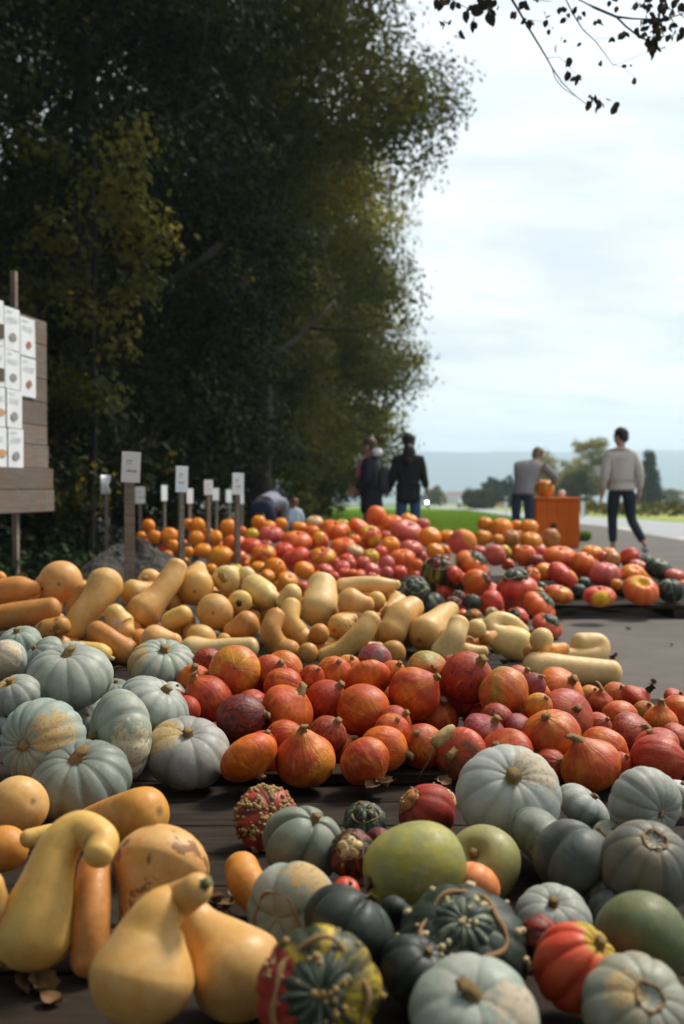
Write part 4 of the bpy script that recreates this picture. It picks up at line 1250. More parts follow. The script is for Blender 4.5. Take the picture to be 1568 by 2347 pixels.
# the far heaps
parse('''
Z1 160 255 62 60 0,1,.2 O | orange pumpkin at the top left end of the far heap, behind the dirt heap
Z1 95 345 42 38 0,1,.2 O | small orange pumpkin furthest left, on the rim of the dirt heap
Z1 218 355 62 64 .3,.8,.2 O | orange pumpkin just right below the top left one
Z1 350 345 76 72 0,.5,.8 O | round orange pumpkin left of the second tall stake
Z1 385 432 56 54 0,1,.2 O | darker orange pumpkin behind the slope of the dirt heap
Z1 525 240 50 52 0,1,.2 O | orange pumpkin half hidden by the one right of the second stake
Z1 610 250 70 68 0,.6,.6 O | round orange pumpkin highest right of the second stake
Z1 600 368 70 68 .2,.6,.6 O | round orange pumpkin directly under the highest one by the second stake
Z1 525 495 50 54 0,1,.2 O | orange pumpkin low beside the second stake
Z1 660 482 80 64 0,.9,.4 O | wide orange pumpkin in the shade left of the large one
Z1 710 312 48 42 0,.9,.4 O | small orange pumpkin in the second row behind
Z1 770 362 68 66 0,.6,.7 O | orange pumpkin with a dark stem spot, left of the lobed red one
Z1 890 268 76 74 -.2,.8,.4 O | orange pumpkin with a brown shoulder behind the third stake
Z1 825 540 116 100 0,.95,.25 O | largest smooth orange pumpkin in front of the left far heap
Z1 1020 305 46 44 0,1,.2 OR | orange red pumpkin just right of the third stake
Z1 1110 345 66 66 0,.8,.4 Yg | yellow and green pumpkin right of the third stake
Z1 950 410 106 74 0,.95,.2 OR ribs=6 rd=.16 | lobed orange red pumpkin below the third stake
Z1 990 545 72 66 0,.9,.4 Ry | orange pumpkin with a green striped belt
Z1 1170 220 66 60 0,.9,.3 O | orange pumpkin under the bending person
Z1 1260 262 70 56 0,.9,.3 O | flat orange pumpkin right under the bending person's back
Z1 1285 335 112 78 .1,.9,.3 RP | wide rose red pumpkin below the flat orange one
Z1 1375 240 60 58 0,.9,.3 O | orange pumpkin left of the child
Z1 1480 388 100 82 0,.95,.2 OR | orange red pumpkin below the child
Z1 1110 440 92 70 0,.9,.3 RR | dark red pumpkin right of the lobed orange red one
Z1 1220 510 112 84 0,.9,.4 Ry | red pumpkin with a yellow striped top
Z1 1235 425 64 40 0,.9,.3 m | grey red flat pumpkin on the yellow topped one
Z1 1400 480 92 70 0,.9,.3 RR | dark red pumpkin left of the peanut shaped one
Z1 1170 635 72 52 0,.9,.3 O | orange squash in the front row behind the butternuts, leftmost of three
Z1 1320 645 104 92 .5,.5,.5 O neck=.15 | large orange squash in the front row behind the butternuts
Z1 1440 755 96 76 .3,.6,.5 O | orange squash hanging lowest over the butternuts
Z1 1255 715 66 60 .3,.6,.5 O | orange squash just behind the pale butternut with green stem
Z1 735 655 56 52 0,.9,.3 O | orange pumpkin peeping out under the largest smooth one
Z1 970 650 54 44 0,.9,.3 Yg | yellow green gourd end behind the pale butternuts
Z1 430 340 40 50 0,.9,.3 O | orange pumpkin hidden behind the second stake
Z2 325 220 84 58 0,.95,.3 tg | pale tan flattened pumpkin right of the child
Z2 470 262 84 62 0,.9,.3 OR | orange red pumpkin right under the tan one
Z2 185 262 70 44 0,.9,.3 O | orange pumpkin right under the child
Z2 300 305 70 56 0,.9,.3 OR | light orange red pumpkin below the tan one
Z2 170 392 136 84 .1,.9,.3 OR | wide orange red pumpkin with two lobes, left half of the heap
Z2 370 388 90 66 .8,.4,.2 Ry | rose red pumpkin with a yellow right end
Z2 520 302 128 86 0,.95,.3 OR ribs=5 rd=.18 | broad lobed orange red pumpkin high in the heap
Z2 580 235 58 42 0,.9,.3 Yg | yellowish pumpkin at the back edge of the heap
Z2 740 268 102 78 .5,.8,.2 OR | orange red pumpkin left below the topmost one
Z2 890 168 112 70 .85,-.35,.3 OR neck=.1 | topmost long orange red pumpkin under the two women
Z2 832 360 108 104 0,.8,.55 Ry | red pumpkin with a yellow green crown, high in the heap
Z2 1035 235 104 80 0,.9,.4 OR | orange red pumpkin behind the largest rose red one
Z2 1200 200 94 46 .3,.9,.3 O | flat orange pumpkin at the skyline below the black coat
Z2 1170 305 150 100 .2,.9,.4 RP z=-.1 | largest rose red pumpkin, top right of the main heap
Z2 1320 242 66 56 0,.9,.3 RP | rose red pumpkin at the right shoulder of the heap
Z2 1385 365 104 96 .3,.8,.4 O | large orange pumpkin at the right flank of the main heap
Z2 1430 490 82 74 .3,.8,.4 O | orange pumpkin just below the large one on the right flank
Z2 1020 435 88 80 0,.7,.6 O z=-.08 | bright orange pumpkin in the middle, left of the light red double one
Z2 1215 470 104 80 .2,.9,.3 RP | light red pumpkin below the largest rose red one
Z2 1130 545 118 76 0,.9,.3 OR ribs=7 rd=.12 | ribbed orange red pumpkin with a brown top
Z2 590 445 126 76 0,.9,.4 OR | orange brown flat pumpkin in the middle of the heap
Z2 700 485 80 54 .3,.9,.3 tg | small pale topped dark pumpkin in the middle of the heap
Z2 400 535 124 82 0,.9,.4 Ry ribs=5 rd=.15 | dark red lobed pumpkin with yellow stripes on its left
Z2 150 540 128 84 -.4,.8,.2 RR ribs=2 rd=.2 | peanut shaped dark red pumpkin
Z2 840 540 78 70 0,.8,.5 Yg | yellow and red mottled pumpkin above the small red squashes
Z2 770 590 66 56 0,.8,.3 RP | small rose red squash left of the mottled yellow one
Z2 855 650 68 56 .3,.7,.4 RP | small rose red squash in the front centre
Z2 985 600 74 66 0,.8,.4 RP neck=.2 | small light red squash with a pointed tip
Z2 990 690 56 66 .3,-.7,.4 RP | small oval rose squash standing behind the butternuts
Z2 1100 685 72 64 0,.8,.4 RR | small dark red squash near the striped green turban
Z2 580 632 72 56 0,.8,.4 RP | small rose red squash, upper left of the small ones
Z2 655 605 52 52 0,.8,.4 RP | small rose round squash between two others
Z2 600 685 60 46 0,.8,.4 RR | small red squash low behind the pale knobbly gourd
Z2 672 692 46 40 0,.8,.4 OR | tiny orange red squash low behind the pale knobbly gourd
Z2 430 655 76 48 .3,.8,.3 RP | flat rose red squash right of the orange front squash
Z2 232 665 94 82 .3,.8,.3 O | orange squash with a red base behind the upright white gourd
Z2 1262 612 58 56 0,.8,.4 OR | orange red squash above the striped green turban
Z2 500 720 50 44 0,.8,.4 RR | dark red squash right of the upright white gourd
Z2 740 705 44 34 0,.8,.4 OR | tiny orange squash low in the middle
Z2 850 715 46 34 0,.8,.4 RP | tiny rose squash touching the pale knobbly gourd
Z2 980 345 48 44 0,.8,.4 RP | small rose pumpkin in the gap below the skyline
Z2 690 385 60 52 0,.8,.4 OR | orange pumpkin in the shade left of the yellow crowned one
Z2 210 810 46 44 0,.8,.4 RR | red squash end left of the upright white gourd
Z2 60 460 60 44 0,.8,.3 RR | dark red pumpkin above the peanut shaped one
Z2 620 560 70 50 0,.8,.3 RR | dark red pumpkin in the shade in the centre of the heap
Z2 930 500 66 60 0,.8,.3 RR | dark red pumpkin in the shade under the bright orange one
Z3 520 300 76 64 0,.8,.4 O | orange pumpkin between the main heap and the right one
Z3 665 355 124 122 .3,.9,.2 RP scar=.7,.5,.4 sw=.5 sc=or | big rose pumpkin with an orange right half, beside the turbans
''', 'pumpkin', 'far')
parse('''
Z3 870 180 72 62 0,.9,.3 O | orange pumpkin at the left top of the heap by the orange box
Z3 1020 222 104 90 0,.9,.4 O | large orange pumpkin in the heap left of the orange box
Z3 1160 192 52 44 0,.9,.3 O | small orange pumpkin at the feet of the leaning person
Z3 1278 212 82 68 0,.9,.3 O | orange pumpkin touching the left side of the orange box
Z3 842 312 64 78 .2,.8,.3 O | tall oval orange pumpkin at the left of the box heap
Z3 990 325 52 48 0,.8,.5 O | small orange pumpkin between two larger in the box heap
Z3 1110 312 88 76 0,.9,.4 Br | brownish orange pumpkin in the middle of the box heap
Z3 1290 335 104 78 0,.9,.35 O | wide golden orange pumpkin in front of the orange box
Z3 1470 312 88 86 .1,-.2,.95 Br | tan orange pumpkin showing its dark stem hole, right against the box
''', 'pumpkin', 'box')
parse('''
Z3 815 432 64 50 0,.9,.3 RP | pale pink pumpkin above the leftmost red turban
Z3 965 470 124 56 .9,.2,.2 RP | long dusty pink pumpkin lying across behind the turbans
Z3 1050 440 72 54 .6,.5,.2 Yg | yellow and green pumpkin below the box heap
Z3 1245 475 96 94 -.2,.8,.4 OR | smooth light red pumpkin left of the long bench pumpkins
Z3 1375 440 62 52 .7,.3,.3 RP | small pink red pumpkin with a nose like tip
Z3 1345 515 62 54 0,.8,.3 m | mauve pumpkin in the gap under the pink one
Z4 430 292 154 92 0,.96,.25 OR | wide orange red pumpkin below the orange box
Z4 645 355 116 106 .4,.85,.3 OR | round light orange pumpkin left of the big ribbed one
Z4 850 462 142 116 .05,.96,.2 RP ribs=9 rd=.1 | big ribbed rose pumpkin sitting on the yellow patched one
Z4 1072 305 104 86 .75,.5,.2 RR ribs=7 rd=.14 | deep red ribbed pumpkin tilted on the right pile
Z4 458 465 160 86 .6,.75,.2 RR scar=.9,.3,.2 sw=.8 sc=yel2 | wide red pumpkin with a yellow right end
Z4 300 430 104 80 .1,.9,.3 O | orange pumpkin in the shade left of the wide red one
Z4 725 252 122 46 0,.96,.2 O | flat orange pumpkin in the rear row of the right pile
Z4 882 252 66 46 0,.9,.3 O | small golden pumpkin by the feet of the man
Z4 830 300 66 48 .7,.6,.1 RP | pinkish pumpkin behind the big ribbed rose one
Z4 905 325 104 36 -.9,.3,.1 Br | long brown squash lying in the rear of the right pile
Z4 1150 378 84 64 .3,.8,.3 RP | rose pumpkin below the tilted deep red one
Z4 1100 455 116 92 0,.8,.5 O ribs=8 rd=.1 | orange pumpkin with a tan top behind the dimpled one
Z4 420 635 134 78 .2,.95,.2 Ry b=.1 | flat red pumpkin with a yellow lower right, left end of the bench
Z4 792 655 150 86 0,.97,.2 RR b=.1 ribs=9 rd=.1 scar=.0,-.1,1 sw=.72 sc=yel2 | flat red pumpkin with a bright yellow patch on the bench edge
Z4 1172 598 160 126 .05,.8,.55 OR b=.1 scar=-.1,.9,.45 sw=.75 sc=yel2 ribs=10 rd=.06 dims=.3 | large orange red pumpkin with a yellow dimpled top on the bench edge
Z4 1005 585 84 76 0,.9,.3 Dg b=.1 ribs=9 rd=.1 | dark green pumpkin in the shade left of the dimpled one
Z4 600 605 74 68 0,.9,.3 dg b=.1 | black green pumpkin in the shade in the middle of the bench
Z4 650 525 58 48 0,.9,.3 Dg | green pumpkin in the gap under the light orange one
Z4 1335 402 118 96 .2,.93,.3 Dg ribs=10 rd=.14 | dark green ribbed pumpkin at the back of the right pile
Z4 1448 600 118 104 0,.96,.2 Dg b=.1 ribs=10 rd=.13 | grey green striped pumpkin at the right end of the bench
Z4 1485 462 104 48 .1,.95,.2 RP | rose pumpkin behind the grey green striped one
Z4 1215 335 64 56 -.3,.8,.3 Dg | pale and dark green gourd below the man's shoe
Z4 945 545 40 60 0,.9,.3 O | orange sliver between the rose and the dimpled pumpkin
Z4 260 590 66 54 0,.9,.3 RR b=.1 | red pumpkin in the shade at the far left of the bench
Z4 1560 560 50 60 0,.9,.3 OR b=.12 | orange red pumpkin cut off at the right picture edge
''', 'pumpkin', 'pal')

# turbans: rx, ry measure the lower cup; cap=size,colour  warts=n
parse('''
Z3 755 560 172 104 .55,.75,.25 OR cap=.62,Dg | orange red turban with a grey green cap, leftmost of the red ones
Z3 460 650 178 176 -.1,.75,.45 Dy cap=.66,Dr | dark green and yellow turban with a big knobbly crown
Z3 215 790 160 122 .1,.6,.7 Dg cap=.6,Dg | green and cream striped turban leaning on the butternuts
Z3 790 720 132 112 .7,.35,.35 OR cap=.6,Dr | orange turban with a dark cap facing right
Z3 920 905 134 86 .85,-.45,.1 RR cap=.5,RR | plain red turban tipped to the lower right
Z3 755 910 80 88 -.2,.7,.5 Dg cap=.5,Dg | dark green striped turban left of the tipped red one
Z3 1160 770 196 112 -.1,.97,.15 RR cap=.66,Dg capz=1 | biggest red turban with a tall dark and white cap
Z3 1370 945 176 98 .65,.72,.2 OR cap=.6,Dg | orange turban with a grey green cap on the right slope
Z3 1440 1120 142 104 .35,.75,.35 RR cap=.66,Dg | red turban with a green and white cap on the asphalt
Z3 1165 1055 116 92 -.5,.5,.6 RR cap=.62,dg | dark capped red turban low behind the curled gourd
Z3 770 1035 92 66 .1,.7,.6 Dy cap=.6,Ry warts=30 | little warty mottled turban at the foot of the slope
Z3 585 915 82 66 .1,.7,.6 Dr cap=.6,Dr warts=20 | dark brown warty turban above the blossom end butternut
Z3 935 1000 62 54 .1,.7,.6 tg cap=.55,tg | small tan turban behind the curled gourd
Z3 1310 650 70 62 .4,.7,.4 OR cap=.5,O | small orange turban behind the biggest red one
Z3 620 860 74 66 .1,.7,.4 Dr cap=.5,dg | nearly black turban in the hollow of the slope
Z3 1360 820 60 56 .4,.7,.4 Br cap=.5,tg | tan and orange turban squeezed under the biggest red one
Z3 590 650 70 84 .8,.4,.2 RR cap=.4,RR | red turban right behind the dark green and yellow one
''', 'turban_squash', 'turb')
parse('''
C1 1225 315 152 122 .35,.55,.75 Dr d=2.32 cap=.0,Dg warts=300 wc=k blush=.62 | warty red and green gourd lying on the planks
C2 48 478 100 112 -.1,.6,.75 Dr d=2.02 cap=.55,tg warts=46 | brown black turban with cream streaked warts behind the yellow green pumpkin
C2 105 322 100 66 .0,.85,.5 Dg d=2.3 cap=.62,Dg warts=40 wc=k | small dark green turban with a warty rim on the planks
C2 395 288 150 92 -.75,.55,.2 Dr d=2.35 cap=.45,Br warts=12 blush=.85 | smooth maroon turban with a few warts left of the white pumpkin
C2 462 225 62 46 .3,.8,.4 tg d=2.46 cap=.55,tg warts=60 wc=k | small tan wart covered gourd between the maroon turban and the white pumpkin
C2 555 905 300 208 -.04,.86,.5 Dg d=1.60 cap=.58,Dg warts=70 blush=.10 capd=1 | big dark green turban dotted with cream warts
M2 915 1800 480 400 .08,.42,.9 Dy d=1.40 cap=.70,Dg warts=70 blush=.4 capd=1 wc=k scar=-.85,.25,.45 sw=.72 sc=redd | huge blurred turban with a corky crown at the bottom edge
C1 1400 590 70 60 .3,.5,.4 Dr d=2.08 cap=.5,tg warts=40 wc=k | wart crusted gourd end under the clefted blue green pumpkin
''', 'turban_squash', 'fore')

SCARC = {'tan': (.50, .34, .14), 'tanl': (.50, .42, .30), 'tanp': (.46, .34, .16), 'cream': (.66, .54, .36), 'yel': (.56, .44, .12), 'or': (.72, .24, .02), 'yg': (.46, .32, .03), 'yel2': (.74, .40, .015), 'dk': (.05, .03, .02), 'redd': (.36, .022, .02)}
# ------------------------------------------------------------------ settle the heaps
def px2w(ax):
    return Vector((ax.x, -ax.z, ax.y)).normalized()

def solve(it):
    rx, ry = it['rx'], it['ry']
    a = it['ax']
    o = it['opts']
    if 'asp' in o:
        k = 1 - float(o['asp']) ** 2
    else:
        den = rx * rx * a.y ** 2 - ry * ry * a.x ** 2
        k = (rx * rx - ry * ry) / den if abs(den) > .12 * rx * rx else .2
        k = max(-.1 if it['kind'] == 'kuri_squash' else .0, min(.64, k))
    it['asp'] = round(math.sqrt(1 - k), 2)
    it['R'] = math.sqrt((rx * rx / (1 - k * a.x ** 2) + ry * ry / (1 - k * a.y ** 2)) / 2) * (1.06 if it['pile'] in ('fore', 'kuri') else 1.04)

rs = random.Random(4)
SPH = []          # item, point, radius
for n, it in enumerate(ITEMS):
    o = it['opts']
    floor = FLOOR[it['pile']]
    if 'b' in o and o['b'] not in ('', '1'):
        floor = min(floor, float(o['b']))
    fixed = False
    if 'pts' in it:
        u = sum(p[0] for p in it['pts']) / len(it['pts'])
        v = sum(p[1] for p in it['pts']) / len(it['pts'])
        if 'd' in o:
            d = float(o['d'])
            fixed = True
        elif 'b' in o:
            low = max(it['pts'], key=lambda p: p[1] + p[2])
            d = d_on(low[1], float(o['b']), low[2]) - low[3]
            fixed = True
        else:
            d = heap_depth(it['pile'], u, v)
            if u > 1130:
                floor = 0.
        it['W'] = [(P(a, b, d + dz), 1.05 * r * (d + dz) / F) for a, b, r, dz in it['pts']]
        for p, r in it['W']:
            SPH.append((n, p, r * .97))
        if len(it['W']) > 1:
            for (p, r), (q, s) in zip(it['W'], it['W'][1:]):
                SPH.append((n, (p + q) / 2, (r + s) / 2 * .97))
    else:
        solve(it)
        a = it['ax']
        vert = it['R'] * math.sqrt(1 - (1 - it['asp'] ** 2) * a.y ** 2)
        if 'd' in o:
            d = float(o['d'])
            fixed = True
        elif 'b' in o and o['b']:
            d = d_on(it['v'], float(o['b']), vert)
            fixed = True
        else:
            d = heap_depth(it['pile'], it['u'], it['v'])
        it['W'] = [(P(it['u'], it['v'], d), it['R'] * d / F)]
        p, r = it['W'][0]
        SPH.append((n, p, r * (.45 + .5 * it['asp'])))
        it['vert'] = vert * d / F
    it['floor'] = floor
    it['fixed'] = fixed
    it['bias'] = float(o.get('z', 0))

idx = np.array([s[0] for s in SPH])
Q = np.array([list(s[1] - CAM) for s in SPH])
RR0 = np.array([s[2] for s in SPH])
nI = len(ITEMS)
sc = np.ones(nI)
lo = np.array([.965 if it['fixed'] else .88 for it in ITEMS])
hi = np.array([1.035 if it['fixed'] else 1.12 for it in ITEMS])
mob = np.array([.35 if it['fixed'] else 1. for it in ITEMS])
bias = np.array([it['bias'] for it in ITEMS])[idx]
flo = np.array([it['floor'] for it in ITEMS])
fwd = np.array(FWD)
same = idx[:, None] == idx[None, :]
for itn in range(90):
    k = sc[idx]
    X = Q * k[:, None]
    rr = RR0 * k
    dep = X @ fwd
    D = X[:, None, :] - X[None, :, :]
    dist = np.linalg.norm(D, axis=2)
    need = (rr[:, None] + rr[None, :]) * .93
    ov = (dist < need) & ~same
    if not ov.any():
        break
    i, j = np.nonzero(np.triu(ov))
    dd = dep[i] - dep[j]
    lat2 = np.maximum(dist[i, j] ** 2 - dd ** 2, 0)
    want = np.sqrt(np.maximum(need[i, j] ** 2 - lat2, 0))
    sg = np.where(dd + bias[i] - bias[j] >= 0, 1., -1.)
    push = np.clip((want - sg * dd) * .16, 0, .03) * sg
    acc = np.zeros(nI)
    cnt = np.zeros(nI)
    a, b = idx[i], idx[j]
    np.add.at(acc, a, push / dep[i] * mob[a])
    np.add.at(acc, b, -push / dep[j] * mob[b])
    sc = np.clip(sc + np.clip(acc, -.02, .02), lo, hi)
    # nothing sinks into what it lies on
    kmax = (H - flo[idx]) / (-Q[:, 2] + RR0)
    kmax = np.where(-Q[:, 2] + RR0 > 0, kmax, 9)
    lim = np.full(nI, 9.)
    np.minimum.at(lim, idx, kmax)
    sc = np.minimum(sc, np.maximum(lim, .8))

# ------------------------------------------------------------------ build them
def align(axis, spin):
    q = axis.to_track_quat('Z', 'Y')
    return (q.to_matrix() @ Matrix.Rotation(spin, 3, 'Z'))

def paint(o, pal, opts, rot=None):
    base, al, blc, ba = PAL[pal]
    jr = [1 + rs.uniform(-.07, .07) for _ in range(3)]
    o.color = (base[0] * jr[0], base[1] * jr[1], base[2] * jr[2], float(opts.get('alpha', .60 if 'spots' in opts else al)))
    o['blush'] = [*blc, float(opts.get('blush', ba))]
    if 'scar' in opts:
        a = px2w(Vector([float(x) for x in opts['scar'].split(',')]))
        if rot is not None:
            a = rot.transposed() @ a
        o['scar'] = [a.x, a.y, a.z]
        o['scarw'] = float(opts.get('sw', .8))
        o['scarcol'] = [*SCARC[opts.get('sc', 'tan')], 1.]
    else:
        o['scar'] = [0., 0., 1.]
        o['scarw'] = 0.
        o['scarcol'] = [.5, .35, .15, 1.]

def res(rpx):
    return (84, 52) if rpx > 75 else (60, 38) if rpx > 40 else (36, 24) if rpx > 22 else (24, 16)

def put_stem(parent, loc, axis, size, kind, seed, long=False):
    st = (STEM_LONG if long else STEMS)
    me = st[seed % len(st)]
    key = (me.name, kind)
    if key not in _LIB:
        c = me.copy()
        c.name = 'stem'
        c.materials.clear()
        c.materials.append(MATS[kind])
        _LIB[key] = c
    s = link('stem', _LIB[key], None, parent)
    s.location = loc
    s.rotation_euler = align(Vector(axis), seed * 1.7).to_euler()
    s.scale = (size,) * 3
    return s

def ring_mesh(seed, R, r, z, wob, nu=40, nv=8):
    nr = np.random.default_rng(seed)
    ph = nr.uniform(0, 6.28, 4)
    V = []
    for i in range(nu):
        a = 2 * math.pi * i / nu
        k = R * (1 + wob * math.sin(3 * a + ph[0]) + wob * .6 * math.sin(5 * a + ph[1]))
        zz = z + R * wob * .8 * math.sin(4 * a + ph[2])
        rr = r * (1 + .3 * math.sin(7 * a + ph[3]) + nr.normal(0, .15))
        for j in range(nv):
            b = 2 * math.pi * j / nv
            V.append(((k + rr * math.cos(b)) * math.cos(a), (k + rr * math.cos(b)) * math.sin(a), zz + rr * .8 * math.sin(b)))
    Fc = np.array([(i * nv + j, ((i + 1) % nu) * nv + j, ((i + 1) % nu) * nv + (j + 1) % nv, i * nv + (j + 1) % nv) for i in range(nu) for j in range(nv)])
    return mesh('ring', V, Fc, True)

def rind_for(kind, var):
    if kind == 'kuri_squash':
        return 'rind_kuri'
    if kind == 'butternut_squash':
        return 'rind_tan'
    if kind == 'blue_pumpkin':
        return 'rind_blue'
    if var[0] == 'D':
        return 'rind_striped'
    if var[0] == 'g' or var in ('dg', 'bd'):
        return 'rind_blue'
    if var in ('tg',):
        return 'rind_tan'
    if var in ('m', 'kk'):
        return 'rind_kuri'
    return 'rind_orange'

NAME = {'green_pumpkin': 'pumpkin'}
def build_round(it, seed, group=None):
    o = it['opts']
    kind, var = it['kind'], it['var']
    k = it.get('k', 1.)
    p, r = it['W'][0]
    loc = CAM + (p - CAM) * k
    r *= k
    nlon, nlat = res(it['R'])
    kw = dict(seed=seed, asp=it['asp'], nlon=nlon, nlat=nlat)
    stem = o.get('stem', '')
    if kind == 'kuri_squash':
        kw.update(neck=float(o.get('neck', .06 + (seed % 5) * .025)), neckw=.34, dim_s=.0, dim_b=.03, lumpa=.03, ribs=0)
        if seed % 3 == 0:
            kw.update(ribs=10, ribd=.025, ribp=1.2)
    elif kind == 'turban_squash':
        kw.update(ribs=int(o.get('ribs', 10)), ribd=float(o.get('rd', .06)), dim_s=.1, dim_b=.1, lumpa=.035)
    else:
        rb = int(o.get('ribs', 0 if kind == 'green_pumpkin' else (8 if it['pile'] != 'far' or seed % 2 else 0)))
        kw.update(ribs=rb, ribd=float(o.get('rd', .07)), dim_s=float(o.get('dims', .13)), dim_b=.09, lumpa=float(o.get('lump', .03)), neck=float(o.get('neck', 0)))
    me, top, V = lathe_mesh(NAME.get(kind, kind), **kw)
    ob = link(NAME.get(kind, kind), me, MATS[rind_for(kind, var)])
    axis = px2w(it['ax'])
    spin = rs.uniform(0, 6.28)
    rot = align(axis, spin)
    ob.location = loc
    ob.rotation_euler = rot.to_euler()
    ob.scale = (r, r, r)
    paint(ob, var, o, rot)
    tag(ob, it['label'], CATS[kind], group or GROUPS.get(kind, 'pumpkins of the mixed foreground heap'))
    if kind == 'kuri_squash':
        if stem == 's':
            put_stem(ob, (0, 0, top - .01), (0, 0, 1), .035, 'stem_green', seed)
        elif stem == 'L':
            put_stem(ob, (0, 0, top - .04), (0, 0, 1), .13, 'stem_dark' if seed % 2 else 'stem_cork', seed, True)
        elif stem == 'd':
            put_stem(ob, (0, 0, top - .02), (0, 0, 1), .08, 'stem_dark', seed)
        elif stem != 'n':
            put_stem(ob, (0, 0, top - .035), (0, 0, 1), .105 + .014 * (seed % 4), 'stem_cork', seed)
    elif kind in ('blue_pumpkin', 'green_pumpkin'):
        if stem == 'r':
            link('navel_ring', ring_mesh(seed, float(o.get('ringr', .25)), .028, (top + .06 if 'ringr' not in o else it['asp'] * (1 - float(o['ringr']) ** 2) ** .5 + .0), .06), MATS['ring_cork'], ob)
        elif stem == 's':
            put_stem(ob, (0, 0, top), (0, 0, 1), .05, 'wart_cork', seed)
        elif axis.y < .6:
            put_stem(ob, (0, 0, top - .01), (0, 0, 1), .095 + .01 * (seed % 3), 'stem_cork', seed)
    elif kind == 'pumpkin' and it['R'] > 12 and it.get('filler') is None and axis.y < .3 and seed % 3:
        put_stem(ob, (0, 0, top - .02), (0, 0, 1), .07, 'stem_dark' if seed % 2 else 'stem_cork', seed)
    if kind == 'turban_squash':
        cs, cp = o['cap'].split(',')
        cs = float(cs)
        zs = it['asp'] * math.sqrt(1 - cs * cs) - .04 + .16 * float(o.get('capz', 0)) - .10 * float(o.get('capd', 0))
        cme, ctop, CV = lathe_mesh('cap', seed=seed + 77, asp=.62, ribs=5 if 'capd' not in o else 13, ribd=.2 if 'capd' not in o else .14, ribp=1.3, dim_s=.12, dim_b=0, lumpa=.07, nlon=nlon, nlat=nlat)
        c = None if cs < .1 else link('cap', cme, MATS[rind_for('pumpkin', cp)], ob)
        if c:
            c.location = (0, 0, zs)
            c.scale = (cs * .93,) * 3
            paint(c, cp, {})
        rz = zs + .085 + .05 * float(o.get('capd', 0))
        if c: link('scar_ring', ring_mesh(seed, cs * (1.0 if 'capd' in o else .95), .042 if 'capd' in o else .035, rz, .085, 48, 7), MATS['ring_cork'], ob)
        nw = int(o.get('warts', 0))
        if nw:
            nr = np.random.default_rng(seed)
            WV, WF = [], []
            body = V[:-2]
            capv = CV[:-2] * cs * .93 + np.array([0, 0, zs])
            mr = np.array(rot)
            tocam = (CAM - Vector(loc)).normalized()
            fac = (body @ mr.T) @ np.array(tocam + Vector((0, 0, .5)))
            body = body[fac > -.1]
            if not c:
                pool = body
            elif 'capd' in o:
                pool = np.concatenate([body, body, capv[CV[:-2, 2] > .35]])
            else:
                pool = np.concatenate([body[body[:, 2] > -.45 * it['asp']], capv[CV[:-2, 2] > 0], capv[CV[:-2, 2] > 0]])
            ctrs = pool[nr.integers(0, len(pool), max(4, nw // 5))]
            for q in range(nw):
                if nr.uniform() < .55:
                    c0 = ctrs[nr.integers(0, len(ctrs))] + nr.normal(0, .07, 3)
                    i = int(np.argmin(((pool - c0) ** 2).sum(1)))
                else:
                    i = int(nr.integers(0, len(pool)))
                blob(nr, pool[i], nr.uniform(.022, .055) * (1.35 if 'capd' in o else 1.2 if nw < 80 else 1.65), WV, WF)
            w = link('warts', mesh('warts', WV, WF, True), MATS['wart_cork' if o.get('wc') == 'k' else 'wart_cream'], ob)
            w['kind'] = 'stuff'
    return ob

def build_long(it, seed, group=None):
    o = it['opts']
    k = it.get('k', 1.)
    W_ = [(CAM + (p - CAM) * k, r * k) for p, r in it['W']]
    rp = max(p[2] for p in it['pts'])
    n = 56 if rp > 60 else 36
    me, ctr, endp, endt, endr = sweep_mesh('butternut_squash', [p for p, r in W_], [r for p, r in W_], n, 10, seed, .05, 0)
    ob = link('butternut_squash', me, MATS['rind_tan'])
    ob.location = Vector(ctr)
    paint(ob, it['var'], o)
    tag(ob, it['label'], 'squash', group or GROUPS['butternut_squash'])
    stem = o.get('stem', 'n')
    if stem != 'n' and len(W_) >= 1:
        kd = {'g': 'stem_green', 'c': 'stem_cork', 'd': 'stem_dark', 'p': 'wart_cream', 'l': 'stem_cork'}[stem]
        if len(W_) == 1:
            endt = np.array([-.25, -.9, .2])
            endt /= np.linalg.norm(endt)
            endp = np.array(W_[0][0]) + endt * W_[0][1]
        r = W_[-1][1]
        t = Vector(endt).normalized()
        put_stem(ob, Vector(endp) - Vector(ctr) - t * r * .08, t, r * (.26 if stem == 'g' else .2), kd, seed, stem == 'l')
    return ob

for n, it in enumerate(ITEMS):
    it['k'] = sc[n]
    if 'pts' in it:
        it['obj'] = build_long(it, n + 1)
    else:
        it['obj'] = build_round(it, n + 1)

# fruit lying inside the heaps, glimpsed through the gaps
k = sc[idx]
OC = [(Vector(Q[i] * k[i]) + CAM, RR0[i] * k[i]) for i in range(len(SPH))]
FL = {'kuri': ('kuri_squash', ['R', 'r', 'm', 'ro'], 'dark red squash wedged deep inside the red heap, mostly hidden', 'squashes wedged inside the red heap'),
      'nut': ('butternut_squash', ['td', 't', 'to'], 'tan squash wedged deep inside the butternut heap, mostly hidden', 'squashes wedged inside the butternut heap'),
      'far': ('pumpkin', ['RR', 'OR', 'O', 'RP'], 'pumpkin wedged deep inside the far heap, mostly hidden', 'pumpkins wedged inside the far heap'),
      'turb': ('pumpkin', ['RR', 'OR', 'Dg'], 'squash wedged deep among the turban squashes, mostly hidden', 'squashes wedged among the turbans'),
      'pal': ('pumpkin', ['RR', 'O', 'Dg', 'OR'], 'pumpkin wedged inside the right bench heap, mostly hidden', 'pumpkins wedged inside the right bench heap'),
      'box': ('pumpkin', ['O', 'Br'], 'pumpkin wedged inside the heap by the orange box, mostly hidden', 'pumpkins wedged inside the heap by the box')}
nf = 0
